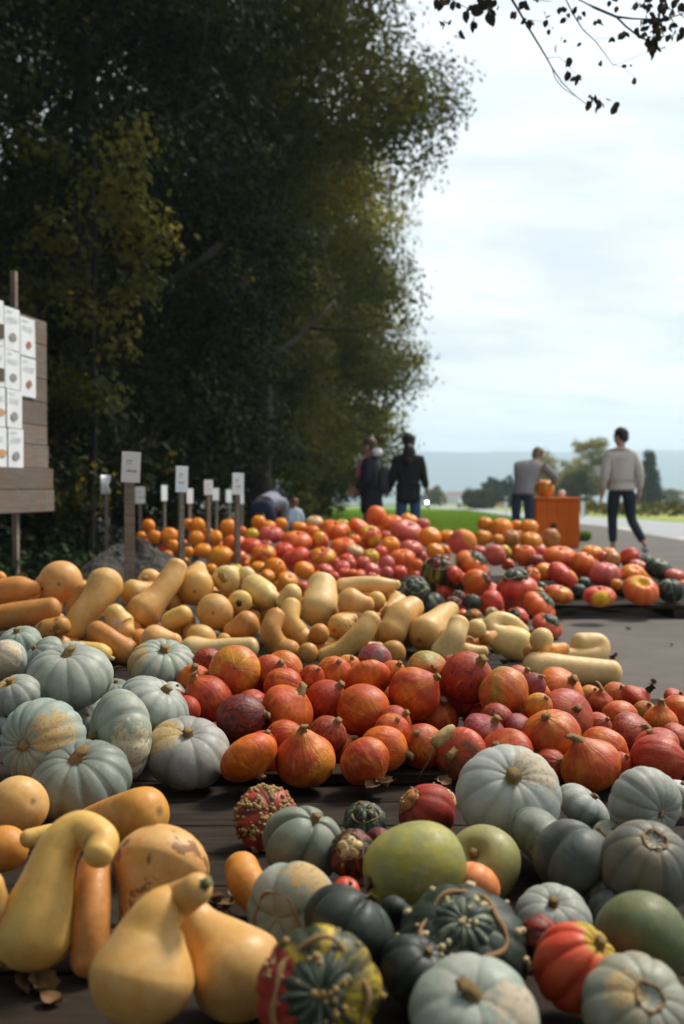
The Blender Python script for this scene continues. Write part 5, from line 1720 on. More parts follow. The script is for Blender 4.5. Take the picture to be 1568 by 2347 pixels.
for n, it in enumerate(list(ITEMS)):
    if it['pile'] not in FL:
        continue
    kk = it['k']
    p, r = it['W'][len(it['W']) // 2]
    p = CAM + (p - CAM) * kk
    r = min(r * kk, .16)
    kind, cols, lab, grp = FL[it['pile']]
    for rep in ((0, 1, 2) if it['pile'] in ('kuri', 'nut', 'turb') else (0,)):
        best = None
        for q in range(22):
            c = p + Vector((rs.uniform(-1.1, 1.1) * r, rs.uniform(.3, 1.6) * r, -rs.uniform(.9, 1.9) * r))
            rr = r * rs.uniform(.8, .95)
            if c.z - rr < it['floor'] + .004:
                c.z = it['floor'] + rr + .004
                if c.z > p.z - .7 * r:
                    continue
            pen = max([(rr + b - (c - a).length) / rr for a, b in OC])
            if best is None or pen < best[0]:
                best = (pen, c, rr)
        if best is None or best[0] > .5:
            continue
        pen, c, rr = best
        OC.append((c, rr * .95))
        nf += 1
        d = (c - CAM).dot(FWD)
        f = dict(kind='pumpkin' if kind == 'pumpkin' else kind, pile=it['pile'], label=lab, opts={}, filler=1, var=cols[nf % len(cols)], R=min(39., rr * F / d), asp=.86, ax=Vector((rs.uniform(-.6, .6), rs.uniform(.3, 1), rs.uniform(-.3, .5))).normalized(), W=[(c, rr)])
        if kind == 'butternut_squash':
            e = Vector((rs.uniform(-1, 1), rs.uniform(0, .9), rs.uniform(-.1, .25))).normalized()
            f['W'] = [(c, rr * .95), (c + e * rr * 1.1, rr * .7), (c + e * rr * 1.9, rr * .6)]
            f['pts'] = [(0, 0, 30)]
            build_long(f, 500 + n, grp)
        else:
            build_round(f, 500 + n, grp)
print('items', len(ITEMS), 'fillers', nf)
# ------------------------------------------------------------------ decks, lip board, benches
def deck(name, label, x0, x1, y0, y1, z, pw, gap, th, m, gseed, group=None, along='x', rot=0.):
    rr = random.Random(gseed)
    root = empty(name, ((x0 + x1) / 2, (y0 + y1) / 2, 0), rot)
    tag(root, label, 'wooden deck', group)
    n = int((y1 - y0) / (pw + gap))
    L = x1 - x0
    for i in range(n):
        y = -(y1 - y0) / 2 + (i + .5) * (pw + gap)
        dz = rr.uniform(-.0035, .0)
        w = pw + rr.uniform(-.004, .004)
        mb = MB()
        dl = rr.uniform(-.03, .03)
        mb.box((dl, 0, 0), (L + rr.uniform(-.04, .04), w, th), None, .004)
        o = mb.build('plank', m, root)
        o.location = (0, y, z - th / 2 + dz)
        o.rotation_euler = (rr.uniform(-.008, .008), rr.uniform(-.001, .001), rr.uniform(-.003, .003))
    nj = max(3, int(L / .75))
    for j in range(nj):
        x = -L / 2 + .06 + (L - .12) * j / (nj - 1)
        o = MB().box((0, 0, 0), (.09, y1 - y0 - .01, z - th - .006), None, .004).build('joist', m, root)
        o.location = (x, 0, (z - th - .006) / 2 + .001)
    return root

deck('pallet_deck', 'dark weathered plank deck carrying the nearest pumpkins', -2.6, 2.55, .55, 4.02, DECK - .001, .178, .009, .026, MATS['deck_wood'], 3)
deck('pallet_deck', 'plank deck under the butternut heap', -3.3, .78, 4.06, 5.75, DECK - .001, .13, .02, .026, MATS['deck_wood'], 4)
deck('pallet_deck', 'low dark plank bench on the asphalt under the right hand pumpkins', 1.28, 4.6, 7.06, 9.6, DECK - .001, .13, .025, .03, MATS['deck_wood'], 5)

lip = empty('lip_board', (.0, 2.79, DECK))
tag(lip, 'long brown board laid on the deck in front of the red squashes', 'board')
o = MB().box((0, 0, 0), (2.62, .10, .030), None, .003).build('board', MATS['lip_wood'], lip)
p0 = P(486, 1812, 2.79)
o.location = (p0.x + 1.31, 0, .0155)
o.rotation_euler = (0, 0, -.012)

# ------------------------------------------------------------------ fallen leaves on the planks
def dry_leaf_mesh(seed):
    nr = np.random.default_rng(seed)
    nu, nv = 7, 5
    V = []
    for i in range(nu):
        t = i / (nu - 1)
        wd = math.sin(math.pi * min(1, t * 1.02)) ** .75 * .42 * (1 + .18 * math.sin(t * 19 + seed))
        for j in range(nv):
            s = (j / (nv - 1) - .5) * 2
            curl = .22 * s * s * (1 + .8 * math.sin(seed)) + .12 * math.sin(t * 4 + seed) + nr.normal(0, .015)
            V.append((t - .5, s * wd, curl))
    Fc = [(i * nv + j, (i + 1) * nv + j, (i + 1) * nv + j + 1, i * nv + j + 1) for i in range(nu - 1) for j in range(nv - 1)]
    n0 = len(V)
    V += [(-.5, -.012, .1), (-.5, .012, .1), (-.78, .02, .16), (-.78, 0, .16)]
    Fc.append((n0, n0 + 1, n0 + 2, n0 + 3))
    return mesh('fallen_leaf', V, Fc, True)

LM = [dry_leaf_mesh(i) for i in range(5)]
for me in LM:
    me.materials.append(MATS['dry_leaf'])
LG = 'dry brown leaves on the planks'
rl = random.Random(21)
LP = [(855, 1803, .07, 'curled dry leaf leaning on the board right of the cracked squash'), (880, 1799, .075, 'broad dry leaf lying on the board, right of the curled one'), (900, 1790, .05, 'small crumpled leaf behind the board'), (940, 1772, .06, 'dry leaf curled up beside the stem stub'), (960, 1780, .045, 'small torn leaf in the shadow behind the board'), (995, 1790, .055, 'dark dry leaf in the shadow of the red squashes'), (1020, 1797, .06, 'dry leaf touching the board near the white pumpkin'), (835, 1785, .05, 'leaf scrap under the cracked red squash'),
      (390, 1797, .05, 'dry leaf on the planks below the tan shouldered pumpkin'), (432, 1799, .05, 'dry leaf with a twig left of the board end'), (240, 1540, .07, 'dry leaf behind the pale blue pumpkins, left'), (268, 1534, .06, 'dry leaf behind the pale blue pumpkins, right'),
      (492, 2062, .06, 'reddish brown leaf under the green stem'), (520, 2075, .055, 'dark leaf on the planks beside the bent orange squash'), (505, 2100, .06, 'dark leaf in the shade left of the ringed pumpkin'), (540, 2050, .045, 'small leaf by the bent orange squash'),
      (60, 2260, .06, 'blurred leaf on the planks at the lower left'), (100, 2262, .075, 'blurred larger leaf on the planks at the lower left'), (118, 2290, .05, 'blurred leaf scrap nearest the bottom left corner')]
for i, (u, v, s, lab) in enumerate(LP):
    d = d_on(v, DECK + (.035 if 1797 <= v <= 1803 and 800 < u < 1060 else .008))
    p = P(u, v, d)
    o = link('fallen_leaf', LM[i % 5], None)
    o.location = p
    o.rotation_euler = (rl.uniform(-.2, .2), rl.uniform(-.2, .2), rl.uniform(0, 6.28))
    o.scale = (s * .8, s * .8, s * .55)
    tag(o, lab, 'leaf', LG)
# the dry stalk lying against the red squash, and its straw
sk = empty('stem_stub', P(1000, 1689, 2.66))
tag(sk, 'dry tan stalk stub with a thin yellow straw, leaning on a red squash', 'stalk')
a, b = P(994, 1707, 2.655), P(1040, 1664, 2.69)
c0 = sk.location
mb = MB()
pts = [a + (b - a) * t for t in (0, .15, .4, .65, .85, 1)]
mb.tube([p - c0 for p in pts], [.013, .017, .018, .016, .013, .006], 10)
mb.build('stub', MATS['wart_cork'], sk, True)
s0, s1, s2 = P(996, 1705, 2.65), P(984, 1740, 2.66), P(958, 1785, 2.72)
MB().tube([s0 - c0, s1 - c0, s2 - c0], [.003, .0022, .0015], 6).build('straw', MATS['stem_green'], sk, True)
# a few crumbs on the asphalt
for i, (u, v, s, lab) in enumerate([(1408, 1507, .05, 'small dark leaf on the asphalt beside the fallen gourds'), (1497, 1563, .04, 'dark leaf on the asphalt further right'), (1440, 1440, .04, 'pale leaf on the asphalt before the bench'), (1540, 1478, .03, 'tiny leaf on the asphalt near the right picture edge')]):
    o = link('fallen_leaf', LM[(i + 2) % 5], None)
    o.location = P(u, v, d_on(v, .008))
    o.rotation_euler = (rl.uniform(-.4, .4), rl.uniform(-.4, .4), rl.uniform(0, 6.28))
    o.scale = (s, s, s)
    tag(o, lab, 'leaf', 'leaves on the asphalt')

# ------------------------------------------------------------------ dirt heap
nr = np.random.default_rng(12)
nu, nv = 72, 26
V = []
ph = nr.uniform(0, 6.28, 12)
for j in range(nv + 1):
    t = j / nv
    for i in range(nu):
        a = 2 * math.pi * i / nu
        w = 1 + .10 * math.sin(3 * a + ph[0]) + .07 * math.sin(5 * a + ph[1])
        r = t * w
        z = .50 * (1 - t ** 1.7) * (1 + .10 * math.sin(2 * a + 1)) + .03 * math.sin(9 * r * math.cos(a) + ph[2]) * math.sin(8 * r * math.sin(a) + ph[3]) * (1 - t)
        z += nr.normal(0, .012) * (1 - t * .7)
        V.append((.68 * r * math.cos(a), .62 * r * math.sin(a), max(z, -.02) - .012))
Fc = np.array([(j * nu + i, (j + 1) * nu + i, (j + 1) * nu + (i + 1) % nu, j * nu + (i + 1) % nu) for j in range(nv) for i in range(nu)])
dh = link('dirt_heap', mesh('dirt_heap', V, Fc, True), MATS['soil'])
dh.location = (P(298, 1250, 7.4).x, 7.4, 0)
tag(dh, 'heap of grey earth behind the butternuts, at the foot of the big sign', 'dirt heap')
clod = []
for i in range(26):
    WV, WF = [], []
    a, t = nr.uniform(0, 6.28), nr.uniform(.2, .95)
    blob(nr, (.66 * t * math.cos(a), .6 * t * math.sin(a), .48 * (1 - t ** 1.7)), nr.uniform(.02, .055), WV, WF)
    link('clod', mesh('clod', WV, WF, False), MATS['soil'], dh)

# ------------------------------------------------------------------ signs on stakes
def sign(label, u, vtop, vbot, w, h, d, pu, pw, rz=0., tilt=0., vpost=None, curled=False, lines=0):
    """Card spans rows vtop..; sizes in photo pixels; the stake goes to the ground."""
    zt = P(u, vtop, d).z
    x = P(pu, vtop, d).x
    y = P(pu, vtop, d).y
    root = empty('price_sign', (x, y, 0))
    tag(root, label, 'sign', 'white price cards on stakes')
    hp = zt - h * d / F * .55
    w_ = w * d / F
    h_ = h * d / F
    q = pw * d / F
    MB().box((0, 0, hp / 2), (q, q * .55, hp), None, .004).build('stake', MATS['post_wood'], root).rotation_euler = (0, 0, rz)
    cm = Euler((0, tilt, rz)).to_matrix()
    ww = w_ / max(.25, abs(math.cos(rz)))
    cc = Vector((P(u, vtop, d).x - x, -.02 - q * .3, zt - h_ / 2))
    if curled:
        n = 9
        V = []
        for i in range(n):
            t = i / (n - 1) * 2 - 1
            for z in range(7):
                s = z / 6 * 2 - 1
                bite = .55 * math.exp(-((s + .05) / .38) ** 2) * max(0, t)
                V.append((t * ww / 2 * (1 - bite), -.03 * t * t + .035 * math.sin(s * 2.2) * t, s * h_ / 2))
        Fc = [(i * 7 + z, (i + 1) * 7 + z, (i + 1) * 7 + z + 1, i * 7 + z + 1) for i in range(n - 1) for z in range(6)]
        card = link('card', mesh('card', V, Fc, True), MATS['card_white'], root)
        md = card.modifiers.new('thick', 'SOLIDIFY')
        md.thickness = .003
    else:
        card = MB().box((0, 0, 0), (ww, .006, h_), None, .0015).build('card', MATS['card_white'], root)
    card.location = cc
    card.rotation_euler = (0, tilt, rz)
    if lines:
        rr = random.Random(int(u))
        mb = MB()
        for k, (zz, n, hh) in enumerate(((.20, 3, .045), (.11, 2, .03), (-.13, 5, .06))):
            xx = -.24
            for q_ in range(n):
                l = rr.uniform(.04, .11)
                mb.box(((xx + l / 2) * ww, -.0042, zz * h_ + rr.uniform(-.01, .01) * h_), (l * ww, .001, hh * h_ * rr.uniform(.5, 1.)))
                xx += l + .035
        mb.build('writing', MATS['ink'], card)['kind'] = 'stuff'
    return root

S_ = lambda x, y: (206.3 + x * .25, 1017.9 + y * .25)
def sg(label, cx, top, w, h, px_, pw, d, **kw):
    u, v = S_(cx, top)
    sign(label, u, v, 0, w * .25, h * .25, d, S_(px_, 0)[0], pw * .25, **kw)
sg('big white price card on the thick stake in front of the dirt heap', 388, 74, 162, 278, 360, 92, 6.1, rz=.3, tilt=.045, lines=3)
sg('white price card on the second thick stake, right of the dirt heap', 848, 205, 96, 236, 835, 52, 7.3, rz=.75, tilt=.03, lines=3)
sg('white price card on the third thick stake, left of the bending person', 1362, 266, 94, 198, 1350, 50, 8.3, rz=.75, tilt=.01, lines=3)
sg('torn white card curled like a letter C, leftmost on a thin stake', 150, 285, 84, 174, 150, 29, 9.3, curled=True, rz=.2)
sg('square white card just right of the thick stake, on a thin brown stake', 466, 392, 88, 152, 461, 30, 9.8, rz=.2, lines=2)
sg('narrow edge on card left of the second thick stake', 685, 378, 38, 142, 681, 30, 10.6, rz=1.15)
sg('narrow white card directly right of the second thick stake', 920, 408, 46, 136, 913, 32, 10.2, rz=1.0)
sg('white card midway between the second and third thick stakes', 1090, 330, 70, 136, 1086, 36, 9.4, rz=.8, lines=2)
sg('small white card right beside the midway one', 1156, 405, 50, 112, 1159, 28, 11.2, rz=.9)
sg('dim narrow card left of the third thick stake', 1275, 417, 44, 118, 1276, 34, 11.6, rz=1.0)
sg('small white card half hidden behind the third thick one', 1386, 442, 46, 106, 1392, 26, 11.8, rz=.9)

# ------------------------------------------------------------------ notice board
nb = empty('notice_board', (-2.45, 8.2, 0), 0)
tag(nb, 'big notice board of rough planks with white paper sheets, cut by the left picture edge', 'notice board')
ang = math.atan2(-.986, -.17)          # runs towards the camera
nb.rotation_euler = (0, 0, ang + math.pi)
# local +X runs away from the camera; the face looks to local -Y
f8 = 8.2 / F
z_of = lambda v: P(101, v, 8.2).z
rows = [(740, 795), (795, 872), (872, 925), (925, 978), (978, 1022), (1022, 1074), (1074, 1122), (1122, 1173)]
rb = random.Random(5)
for i, (a, b) in enumerate(rows):
    z1, z0 = z_of(a), z_of(b)
    ext = .0 if i < 5 else .02 if i == 5 else .06 if i == 6 else .08
    th = .028 + (.018 if i > 5 else 0)
    o = MB().box((0, 0, 0), (2.0 + ext, th, z1 - z0 - .004), None, .004).build('plank', MATS['board_wood'], nb)
    o.location = (-1.0 + ext / 2, -.014 - (.009 if i > 5 else 0) + rb.uniform(-.002, .002), (z0 + z1) / 2)
for x in (-.42, -1.5):
    o = MB().box((0, 0, 0), (.046, .04, 2.62 if x > -1 else 2.2), None, .004).build('post', MATS['post_wood'], nb)
    o.location = (x, .034, 1.31 if x > -1 else 1.1)
# brace post in front, below the board
simple('print_red', (.42, .16, .12), None, 9, .6, 0)
simple('print_grey', (.22, .21, .19), (.30, .29, .27), 9, .6, 0)
simple('print_tan', (.62, .36, .18), None, 9, .6, 0)
simple('print_dark', (.05, .055, .05), (.10, .07, .03), 9, .6, 0)
simple('print_text', (.45, .50, .54), None, 9, .6, 0)
def sheet(x1, w, zt, zb, pics, seed, curl=0.):
    rr = random.Random(seed)
    h = zt - zb
    V, n, m = [], 7, 9
    for i in range(n):
        for j in range(m):
            s, t = i / (n - 1), j / (m - 1)
            V.append(((s - .5) * w, -.004 - .005 * math.sin(s * 3 + seed) ** 2 - curl * max(0, s - .7) * (1 - t) * .3, (t - .5) * h))
    Fc = [(i * m + j, (i + 1) * m + j, (i + 1) * m + j + 1, i * m + j + 1) for i in range(n - 1) for j in range(m - 1)]
    o = link('paper_sheet', mesh('paper_sheet', V, Fc, True), MATS['card_white'], nb)
    o.location = (x1 - w / 2, -.031, (zt + zb) / 2)
    o.rotation_euler = (0, rr.uniform(-.012, .012), 0)
    mb = MB()
    for z, n_ in ((.40, 1), (.26, 2), (.21, 2), (.16, 2)):
        xx = -.36
        for q in range(n_ * 2):
            l = rr.uniform(.08, .2)
            if xx + l < .4:
                mb.box(((xx + l / 2) * w, -.0122, z * h), (l * w, .001, .016 * h * (1.5 if n_ == 1 else 1)))
            xx += l + .05
    mb.build('print_lines', MATS['print_text'], o)['kind'] = 'stuff'
    for (px_, pz, rx_, rz_, mm, sq) in pics:
        if sq:
            MB().box((px_ * w, -.0125, pz * h), (rx_ * w * 2, .0015, rz_ * h * 2)).build('print_picture', MATS[mm], o)
        else:
            n_ = 20
            V = [(px_ * w + rx_ * w * math.cos(6.283 * k / n_), -.0135, pz * h + rz_ * h * math.sin(6.283 * k / n_) * (1 if k < 10 else .85)) for k in range(n_)]
            link('print_picture', mesh('print_picture', V, [tuple(range(n_))], False), MATS[mm], o)
# x measured from the far end: 1 photo px there is about 7.4 mm along the board
kx = f8 / .46
zz8 = lambda yb: P(80, 687.8 + yb * .2782, 8.05).z
sheet(-.118 * 1.9, .24, zz8(188), zz8(494), [(.05, -.20, .16, .10, 'print_red', 0)], 1, .05)
sheet(-.115 * 1.9, .24, zz8(505), zz8(818), [(.05, -.17, .16, .10, 'print_red', 0)], 2, .02)
sheet(-.245 * 1.9, .235, zz8(152), zz8(478), [(.0, -.20, .22, .11, 'print_grey', 0)], 3)
sheet(-.245 * 1.9, .235, zz8(482), zz8(780), [(.0, -.20, .22, .11, 'print_grey', 0)], 4)
sheet(-.235 * 1.9, .235, zz8(784), zz8(1080), [(-.02, -.20, .22, .12, 'print_grey', 0)], 5)
sheet(-.222 * 1.9, .235, zz8(1085), zz8(1392), [(-.02, -.20, .22, .12, 'print_grey', 0)], 6)
sheet(-.375 * 1.9, .235, zz8(125), zz8(470), [(.1, -.18, .35, .16, 'print_dark', 1)], 7)
sheet(-.375 * 1.9, .235, zz8(475), zz8(780), [(.1, -.20, .35, .16, 'print_dark', 1)], 8)
sheet(-.367 * 1.9, .235, zz8(785), zz8(1082), [(.1, -.14, .35, .10, 'print_tan', 0)], 9)
sheet(-.357 * 1.9, .235, zz8(1087), zz8(1396), [(.1, -.14, .35, .10, 'print_tan', 0)], 10)
nails = [(-.10, 1.10), (-.16, 1.3), (-.07, .86), (-.13, .80), (-.3, .84), (-.06, 1.62), (-.10, 1.9), (-.12, 1.6)]
for i, (x, z) in enumerate(nails):
    MB().tube([(x, -.028 if z > 1 else -.044, z), (x, -.034 if z > 1 else -.052, z)], [.007, .006], 8).build('nail', MATS['metal_nail'], nb)

# ------------------------------------------------------------------ orange box with its pumpkin
bx = empty('orange_box', (P(1273, 1196, 15.8).x, 15.8, 0), -.06)
tag(bx, 'orange painted wooden box with a small hole, standing behind the heaps', 'box')
bw, bh_ = 96 * 15.8 / F, P(1273, 1142, 15.8).z
for i in range(4):
    o = MB().box((0, 0, 0), (bw / 4 - .003, .022, bh_ - .02), None, .003).build('front_board', MATS['red_box_wood'], bx)
    o.location = (-bw / 2 + (i + .5) * bw / 4, -.24 + .011, bh_ / 2)
for s in (-1, 1):
    o = MB().box((0, 0, 0), (.022, .45, bh_ - .02), None, .003).build('side_board', MATS['red_box_wood'], bx)
    o.location = (s * (bw / 2 - .0), .0, bh_ / 2)
o = MB().box((0, 0, 0), (bw - .03, .022, bh_ - .02), None, .003).build('back_board', MATS['red_box_wood'], bx)
o.location = (0, .24, bh_ / 2)
o = MB().box((0, 0, 0), (bw + .06, .54, .024), None, .004).build('lid', MATS['red_box_wood'], bx)
o.location = (0, 0, bh_)
p = P(1273, 1206, 15.5)
o = MB().tube([(0, -.0, 0), (0, -.012, 0)], [.048, .044], 14).build('hole_disc', MATS['stem_dark'], bx)  # dark disc on the front, its colour stands in for the hole's shade
o.location = (p.x - bx.location.x, -.24, p.z)
it = dict(kind='pumpkin', pile='box', label='orange pumpkin on top of the orange box, held by the leaning person', opts={'ribs': '8', 'rd': '.08'}, var='O', R=23, asp=.92, ax=Vector((.05, 1, .15)).normalized(), W=[(Vector((P(1246, 1124, 15.8).x, 15.72, bh_ + .012 + .143)), .155)])
build_round(it, 900, 'pumpkins on the orange box')
it = dict(kind='pumpkin', pile='box', label='small white gourd on the right of the orange box', opts={}, var='tg', R=14, asp=1.1, ax=Vector((0, 1, 0)), W=[(Vector((P(1286, 1124, 15.8).x, 15.75, bh_ + .012 + .06)), .06)])
o = build_round(it, 902, 'pumpkins on the orange box')
o.color = (.7, .72, .7, 0)
# ------------------------------------------------------------------ people
simple('skin', (.50, .27, .18), (.46, .24, .16), 20, .55, .05)
simple('hair_black', (.012, .011, .012), (.022, .018, .016), 60, .5, .3)
simple('hair_brown', (.07, .04, .025), (.11, .06, .035), 60, .5, .3)
simple('hair_grey', (.17, .13, .10), (.24, .19, .15), 60, .5, .3)
simple('hair_red', (.20, .08, .04), (.26, .11, .05), 60, .5, .3)
simple('knit_cream', (.56, .51, .46), (.48, .44, .39), 40, .9, .5, .004)
simple('knit_grey', (.28, .26, .265), (.22, .205, .21), 40, .9, .5, .004)
simple('coat_navy', (.010, .013, .022), (.016, .019, .03), 20, .85, .3)
simple('coat_black', (.009, .010, .010), (.014, .015, .015), 20, .85, .3)
simple('trouser_navy', (.013, .018, .032), (.02, .026, .042), 20, .85, .3)
simple('jeans', (.035, .075, .16), (.05, .10, .20), 20, .85, .3)
simple('jeans_dark', (.022, .035, .075), (.03, .048, .095), 20, .85, .3)
simple('scarf_pink', (.62, .22, .26), (.55, .17, .21), 20, .9, .4)
simple('fleece_white', (.72, .74, .74), None, 30, .9, .4)
simple('shirt_blue', (.50, .60, .70), (.44, .53, .62), 20, .85, .3)
simple('shirt_lavender', (.34, .33, .42), (.28, .28, .36), 20, .85, .3)
simple('shoe_grey', (.36, .38, .42), (.28, .3, .34), 20, .6, .1)
simple('shoe_dark', (.03, .028, .028), None, 20, .6, .1)
simple('bag_purple', (.07, .06, .075), None, 20, .8, .2)

def skin_obj(name, verts, edges, radii, m, parent, sub=2, root=0):
    me = bpy.data.meshes.new(name)
    me.from_pydata([tuple(v) for v in verts], edges, [])
    ob = bpy.data.objects.new(name, me)
    COL.objects.link(ob)
    md = ob.modifiers.new('skin', 'SKIN')
    md.use_smooth_shade = True
    lay = me.skin_vertices[0].data if me.skin_vertices else None
    if lay is None:
        bm = bmesh.new()
        bm.from_mesh(me)
        bm.verts.layers.skin.verify()
        bm.to_mesh(me)
        bm.free()
        lay = me.skin_vertices[0].data
    for i, r in enumerate(radii):
        lay[i].radius = r if isinstance(r, tuple) else (r, r)
        lay[i].use_root = (i == root)
    sd = ob.modifiers.new('sub', 'SUBSURF')
    sd.levels = sd.render_levels = sub
    dg = bpy.context.evaluated_depsgraph_get()
    nm = bpy.data.meshes.new_from_object(ob.evaluated_get(dg))
    nm.name = name
    bpy.data.objects.remove(ob)
    nm.polygons.foreach_set('use_smooth', np.full(len(nm.polygons), True))
    nm.materials.clear()
    return link(name, nm, m, parent)

def ellip(V, Fc, c, r, M3, n=18, m=12):
    n0 = len(V)
    for j in range(m + 1):
        a = math.pi * j / m
        for i in range(n):
            b = 2 * math.pi * i / n
            w = 1 + .05 * math.sin(5 * b + 3 * a)
            V.append(Vector(c) + M3 @ Vector((r[0] * math.sin(a) * math.cos(b) * w, r[1] * math.sin(a) * math.sin(b) * w, r[2] * math.cos(a))))
    Fc += [(n0 + j * n + i, n0 + (j + 1) * n + i, n0 + (j + 1) * n + (i + 1) % n, n0 + j * n + (i + 1) % n) for j in range(m) for i in range(n)]

def chain(V, E, Rr, pts, start=None):
    """Append a chain of (point, radius); returns index of its last vertex."""
    last = start
    for p, r in pts:
        V.append(Vector(p))
        Rr.append(r)
        i = len(V) - 1
        if last is not None:
            E.append((last, i))
        last = i
    return last

def person(label, x, y, face, h, pose, wear):
    """Local axes: +Y is where the person faces, Z up. pose holds joints in metres; wear the materials."""
    root = empty('person', (x, y, gz(y)), face)
    tag(root, label, 'person', 'people among the pumpkin heaps')
    J = pose
    V, E, Rr = [], [], []
    k = h / 1.75
    hip = chain(V, E, Rr, [(J['pelvis'], .115 * k)])
    ch = chain(V, E, Rr, [(J['waist'], .105 * k), (J['chest'], .125 * k)], hip)
    neck = chain(V, E, Rr, [(J['neck'], .052 * k), (J['skull'], .066 * k)], ch)
    fwd = J.get('look', Vector((0, 1, 0)))
    up = (Vector(J['crown']) - Vector(J['skull'])).normalized()
    chain(V, E, Rr, [(Vector(J['skull']) + up * .075 * k, .088 * k), (Vector(J['crown']) - up * .06 * k, .082 * k)], neck)
    # nose
    chain(V, E, Rr, [(Vector(J['skull']) + up * .05 * k + fwd * .10 * k, .016 * k)], neck)
    for s in ('l', 'r'):
        sh, el, wr = (Vector(J[s + q]) for q in ('sho', 'elb', 'wri'))
        a = chain(V, E, Rr, [(sh, .058 * k), (sh.lerp(el, .5), .047 * k), (el, .038 * k), (el.lerp(wr, .4), .036 * k), (wr, .024 * k)], ch)
        dr = (wr - el).normalized()
        side = dr.cross(Vector((1, 0, 0)))
        side = side.normalized() if side.length > .1 else Vector((0, 0, 1))
        palm = chain(V, E, Rr, [(wr + dr * .045 * k, (.038 * k, .02 * k)), (wr + dr * .085 * k, (.038 * k, .018 * k))], a)
        nrm = dr.cross(side)
        for q, (off, ln) in enumerate(((-.028, .065), (-.010, .078), (.010, .074), (.028, .058))):
            b0 = wr + dr * .10 * k + side * off * k
            chain(V, E, Rr, [(b0, .0095 * k), (b0 + dr * ln * .5 * k + nrm * .006, .0088 * k), (b0 + dr * ln * .9 * k + nrm * .022, .0075 * k)], palm)
        b0 = wr + dr * .035 * k - side * .035 * k
        chain(V, E, Rr, [(b0 + dr * .02 * k - side * .012 * k, .011 * k), (b0 + dr * .055 * k - side * .022 * k, .009 * k)], a)
        hp, kn, an, to = (Vector(J[s + q]) for q in ('hip', 'kne', 'ank', 'toe'))
        chain(V, E, Rr, [(hp, .088 * k), (hp.lerp(kn, .5), .074 * k), (kn, .054 * k), (kn.lerp(an, .35), .055 * k), (an, .036 * k), (to.lerp(an, .35) - Vector((0, 0, .0)), .036 * k), (to, .028 * k)], hip)
    skin_obj('body', V, E, Rr, MATS['skin'], root, 1)
    # trousers
    V, E, Rr = [], [], []
    a0 = chain(V, E, Rr, [(Vector(J['pelvis']), (.158 * k, .125 * k))])
    chain(V, E, Rr, [(Vector(J['pelvis']).lerp(Vector(J['waist']), .6), (.15 * k, .115 * k))], a0)
    for s in ('l', 'r'):
        hp, kn, an = (Vector(J[s + q]) for q in ('hip', 'kne', 'ank'))
        chain(V, E, Rr, [(hp, .105 * k), (hp.lerp(kn, .5), .092 * k), (kn, .072 * k), (kn.lerp(an, .4), .07 * k), (an.lerp(kn, .12), .055 * k)], a0)
    skin_obj('trousers', V, E, Rr, MATS[wear['trousers']], root, 2)
    # jacket or jumper
    V, E, Rr = [], [], []
    f = wear.get('bulk', 1.)
    hem = wear.get('hem', .0)
    a0 = chain(V, E, Rr, [(Vector(J['waist']).lerp(Vector(J['chest']), .35), (.165 * k * f, .125 * k * f))])
    pts = [(Vector(J['pelvis']).lerp(Vector(J['waist']), .55), (.168 * k * f, .13 * k * f))]
    if hem:
        pts += [(Vector(J['pelvis']) - Vector((0, 0, hem * .5)), (.18 * k * f, .15 * k * f)), (Vector(J['pelvis']) - Vector((0, 0, hem)), (.185 * k * f, .155 * k * f))]
    chain(V, E, Rr, pts, a0)
    c0 = chain(V, E, Rr, [(Vector(J['chest']), (.178 * k * f, .135 * k * f)), (Vector(J['chest']).lerp(Vector(J['neck']), .72), (.10 * k * f, .085 * k * f))], a0)
    chain(V, E, Rr, [(Vector(J['neck']), .062 * k)], c0)
    ci = a0 + len(pts) + 1
    for s in ('l', 'r'):
        sh, el, wr = (Vector(J[s + q]) for q in ('sho', 'elb', 'wri'))
        chain(V, E, Rr, [(sh, .074 * k * f), (sh.lerp(el, .5), .07 * k * f), (el, .06 * k * f), (el.lerp(wr, .5), .055 * k * f), (wr.lerp(el, .06), .044 * k * f)], ci)
    skin_obj(wear.get('topname', 'jacket'), V, E, Rr, MATS[wear['top']], root, 2)
    # hair: a cap over the skull, longer at the back
    sk, cr = Vector(J['skull']), Vector(J['crown'])
    hb = -fwd
    HV, HF = [], []
    M3 = up.to_track_quat('Z', 'Y').to_matrix()
    ellip(HV, HF, sk + up * .108 * k + hb * .022 * k, (.098 * k, .098 * k, .100 * k), M3)
    ellip(HV, HF, sk + up * .06 * k + hb * .045 * k, (.082 * k, .075 * k, .085 * k), M3)
    for q, r in wear.get('hairpts', []):
        ellip(HV, HF, Vector(q) * 1., (r * k, r * k * .75, r * k * 1.25), M3)
    link('hair', mesh('hair', HV, HF, True), MATS[wear['hair']], root)
    for s in (-1, 1):
        rt = up.cross(fwd).normalized()
        c = sk + up * .055 * k + rt * s * .092 * k
        WV, WF = [], []
        blob(np.random.default_rng(1), (0, 0, 0), .03 * k, WV, WF)
        e = link('ear', mesh('ear', [(a * .5, b, c_ * 1.2) for a, b, c_ in WV], WF, True), MATS['skin'], root)
        e.location = c
        ey = link('eye', mesh('eye', [(a * .4, b * .4, c_ * .4) for a, b, c_ in WV], WF, True), MATS['hair_black'], root)
        ey.location = sk + up * .085 * k + rt * s * .034 * k + fwd * .083 * k
    MB().box((0, 0, 0), (.045 * k, .012, .012)).build('mouth', MATS['scarf_pink'], root).location = sk + up * .01 * k + fwd * .082 * k
